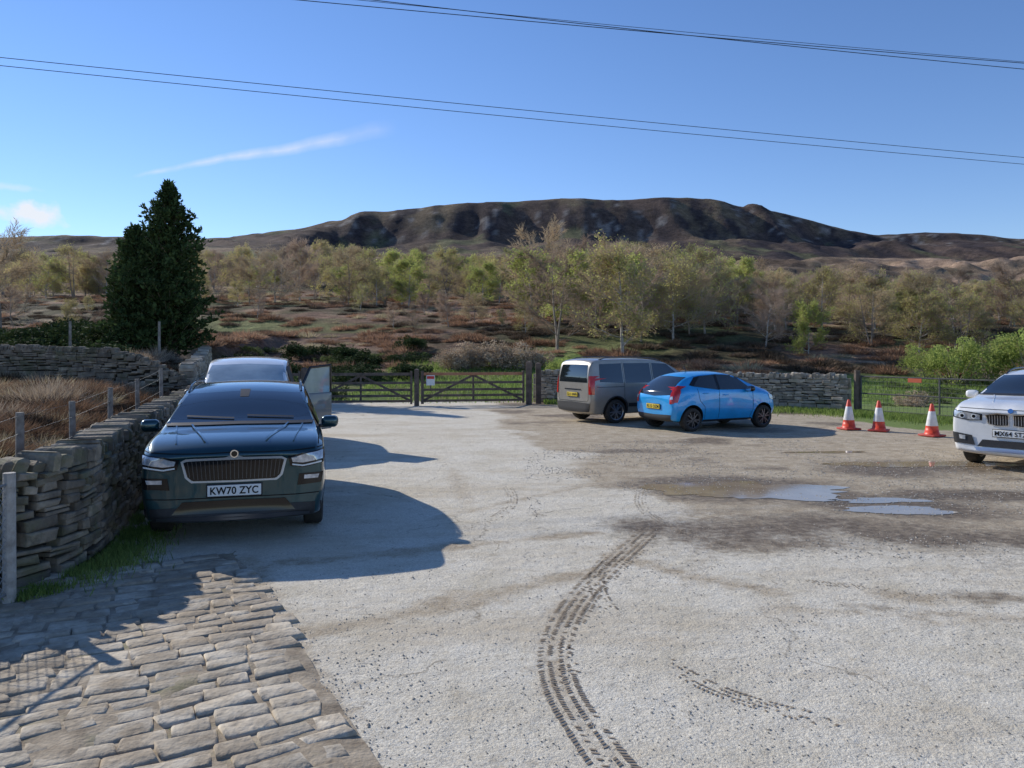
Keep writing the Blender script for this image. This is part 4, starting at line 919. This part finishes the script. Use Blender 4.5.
while k<560:
    y=U(6.8,33); wxl=float(np.interp(y,WY,WX)); x=wxl-.55-R()**.8*min(.5*y,9)
    if abs(y-22.9)<.5: continue
    s_=U(.8,1.4); inst(random.choice([fine_[0],fine_[0],fine_[0],fine_[1],fine_[1],fine_[1],fine_[2],fine_[3]]),'tuft',(x,y,tz(x,y)-.03),U(0,6.28),(s_,s_,s_*U(.6,1.1)),lf); k+=1
def grass(name,n,fn,h,wd,m=grn):
    g=Geo()
    for i in range(n):
        q=fn()
        if q is None: continue
        x,y,sc=q; z=max(0.0,tz(x,y)) if y<30 else tz(x,y); a=U(0,6.28); l=h*sc*U(.5,1.2); o=Vector((math.cos(a),math.sin(a),0))*wd; t=Vector((x+U(-.5,.5)*l,y+U(-.5,.5)*l,z+l)); b0=Vector((x,y,z)); mid=(b0+t)/2+Z*l*.12
        g.poly([b0-o,b0+o,mid+o*.7,t,mid-o*.7],0,R())
    g.obj(name,[m])
def strip():
    y=U(5.9,11.5); x=float(np.interp(y,[5.9,6.45,7.2,8.4,9.8,12.2],[-3.95,-3.95,-3.85,-4.22,-4.7,-5.45]))+abs(random.gauss(0,.22))
    return (x,y,1.0) if vn(x*3,y*3,2)>.25 else None
grass('verge_grass',10000,strip,.10,.004)
def verge2():
    t=R(); x=1.2+t*9.5; y=float(np.interp(x,[1,5,9,10.7],[29.6,28,26.1,24.7]))-.3-abs(random.gauss(0,.5 if x<6.5 else .9)); return (x,y,1)
grass('verge_grass',9000,verge2,.16,.010)
def verge3():
    t=R(); x=10.9+t*2.7; y=24.2-t*4.4; o_=random.gauss(0,.6); return (x-.85*abs(o_)*1.2,y-.5*abs(o_),1)
grass('verge_grass',6000,verge3,.16,.009)
def field():
    y=28.8+R()**.8*18; x=U(-7,6) if R()<.55 else U(6,26)
    if x>6 and y>40: return None
    return (x,y,U(.7,1.6)) if vn(x/2,y/2,2)>.2 else None
grass('pasture_grass',26000,field,.15,.016)
d=Vector((.470,-.883,0)); p_=Vector((.883,.470,0)); o=Vector((-2.62,7.25,0))
def sj():
    t=U(0,3.6); s_=U(0,4.2); q=o+d*s_-p_*t; return (q.x,q.y,.4) if vn(q.x*1.5,q.y*1.5,9)>.62 and q.x<-1.2-(q.y-3.7)*.3 else None
grass('joint_moss',2500,sj,.06,.003)
con_m=mat('conifer_needles',(.035,.062,.022),(.085,.125,.045),scale=1.3,rough=.9,trans=.15,rnd=.45,spec=.15)
def conifer(name,x,y,H,W):
    g=Geo(); g.prism((0,0,-.3),(0,0,H*.93),.16,.02,7,0)
    n=int(H*64); ph=[U(0,6) for _ in range(6)]
    for i in range(n):
        t=(i+R())/n; z=H*(.03+.95*t); az=i*2.399+U(-.3,.3)
        lob=1+.22*math.sin(az*2+ph[0]+z*1.1)+.16*math.sin(az*3+ph[1]-z*1.9)+.10*math.sin(z*3.1+ph[2])
        rad=W*(1-t)**.66*lob*U(.7,1.08)*(min(1,.7+t*3))
        dr=Vector((math.cos(az),math.sin(az),U(.3,.8))); p0=Vector((0,0,z-.2*rad)); L_=rad/1.1; br=R()
        tip=p0+dr*L_; g.prism(p0,tip,.02,.005,3,0)
        m_=max(6,int(L_*17))
        for k in range(m_):
            f=.25+.78*(k+R())/m_; q=p0.lerp(tip,f)+rv3()*.18*(1.2-f*.5)
            for _ in range(3):
                dd=(dr.normalized()*.6+rv3()*.8+Z*.35).normalized(); l=U(.12,.28); o_=dd.cross(rv3()).normalized()*l*.22; g.poly([q-o_*.6,q+dd*l*.5-o_,q+dd*l,q+dd*l*.5+o_,],1,br*.6+R()*.4)
    ob=g.obj(name,[bark,con_m]); ob.location=(x,y,tz(x,y)-.1)
conifer('conifer_tree',-15.3,34.3,7.8,2.3); conifer('conifer_tree',-16.2,33.0,5.6,1.6)
# ---------------------------------------------------------------- light, sky
az=(-.77,.64); el=math.radians(28)
l=math.hypot(*az); sx,sy=az[0]/l,az[1]/l
sd=bpy.data.lights.new('sun','SUN'); sd.energy=5; sd.angle=math.radians(.53); sd.color=(1,.95,.86)
so=bpy.data.objects.new('sun',sd); COL.objects.link(so); so.rotation_euler=Vector((-sx*math.cos(el),-sy*math.cos(el),-math.sin(el))).to_track_quat('-Z','Y').to_euler()
W=bpy.data.worlds.new('World'); S.world=W; W.use_nodes=True; nt=W.node_tree;N=nt.nodes;L=nt.links; bgn=N['Background']
sky=N.new('ShaderNodeTexSky'); sky.sky_type='NISHITA'; sky.sun_disc=False; sky.sun_elevation=el; sky.sun_rotation=math.atan2(sx,sy); sky.altitude=300; sky.air_density=1.0; sky.dust_density=0.0; sky.ozone_density=2.0
bgn.inputs['Strength'].default_value=.15
hs=N.new('ShaderNodeHueSaturation'); hs.inputs['Saturation'].default_value=1.10; hs.inputs['Value'].default_value=1.0; L.new(sky.outputs[0],hs.inputs['Color'])
tint=mixn(1.0,hs.outputs[0],(.78,.83,1.02),'MULTIPLY')
tc=N.new('ShaderNodeTexCoord'); dirv=tc.outputs['Generated']
def dot(v):
    x=N.new('ShaderNodeVectorMath'); x.operation='DOT_PRODUCT'; L.new(dirv,x.inputs[0]); x.inputs[1].default_value=tuple(v); return x.outputs['Value']
def wn(sc,det=5):
    x=N.new('ShaderNodeTexNoise'); x.inputs['Scale'].default_value=sc; x.inputs['Detail'].default_value=det; L.new(dirv,x.inputs['Vector']); return x.outputs['Fac']
d1=Vector((-372/770,1,174/770)).normalized(); d2=Vector((-130/770,1,222/770)).normalized(); nrm=d1.cross(d2).normalized(); ax=(d2-d1).normalized()
a1=ax.dot(d1); a2=ax.dot(d2)
dist=mth('ABSOLUTE',mth('ADD',dot(nrm),mth('MULTIPLY',mth('SUBTRACT',wn(9),.5),.02)),0)
along=dot(ax)
fall=mr(along,a1,a2,.003,.012)
core=mth('MAXIMUM',mth('SUBTRACT',1,mth('DIVIDE',dist,fall)),0)
ends=mth('MULTIPLY',mr(along,a1-.01,a1+.03,0,1),mr(along,a2-.09,a2+.02,1,0))
mask=mth('MULTIPLY',mth('MULTIPLY',core,ends),mr(wn(26),.3,.65,.2,.65))
def blob(px,py,r,ax_=1):
    c_=Vector(((px-512)/770,1,(350-py)/770)).normalized()
    x=N.new('ShaderNodeVectorMath'); x.operation='SUBTRACT'; L.new(dirv,x.inputs[0]); x.inputs[1].default_value=tuple(c_)
    y=N.new('ShaderNodeVectorMath'); y.operation='MULTIPLY'; L.new(x.outputs[0],y.inputs[0]); y.inputs[1].default_value=(1,1,ax_)
    z=N.new('ShaderNodeVectorMath'); z.operation='LENGTH'; L.new(y.outputs[0],z.inputs[0])
    return mr(mth('ADD',z.outputs['Value'],mth('MULTIPLY',mth('SUBTRACT',wn(45,6),.5),-r*2.4)),r*.3,r,1,0)
mask=mth('MAXIMUM',mask,mth('MULTIPLY',blob(32,214,.032,2.0),.9)); mask=mth('MAXIMUM',mask,mth('MULTIPLY',blob(8,187,.03,6),.3))
mask=mth('MINIMUM',mask,.9)
col=mixn(mask,tint,(5.8,5.9,6.1)); L.new(col,bgn.inputs[0])
# ---------------------------------------------------------------- camera
cd=bpy.data.cameras.new('camera'); cd.sensor_width=36; cd.lens=36*770/1024; cd.shift_y=-34/1024; cd.clip_end=6000; cd.clip_start=.05
co=bpy.data.objects.new('camera',cd); COL.objects.link(co); co.location=(0,0,2); co.rotation_euler=(math.pi/2,0,0); S.camera=co
S.view_settings.view_transform='Standard'; S.view_settings.look='None'; S.view_settings.exposure=0
print('trees',cnt)
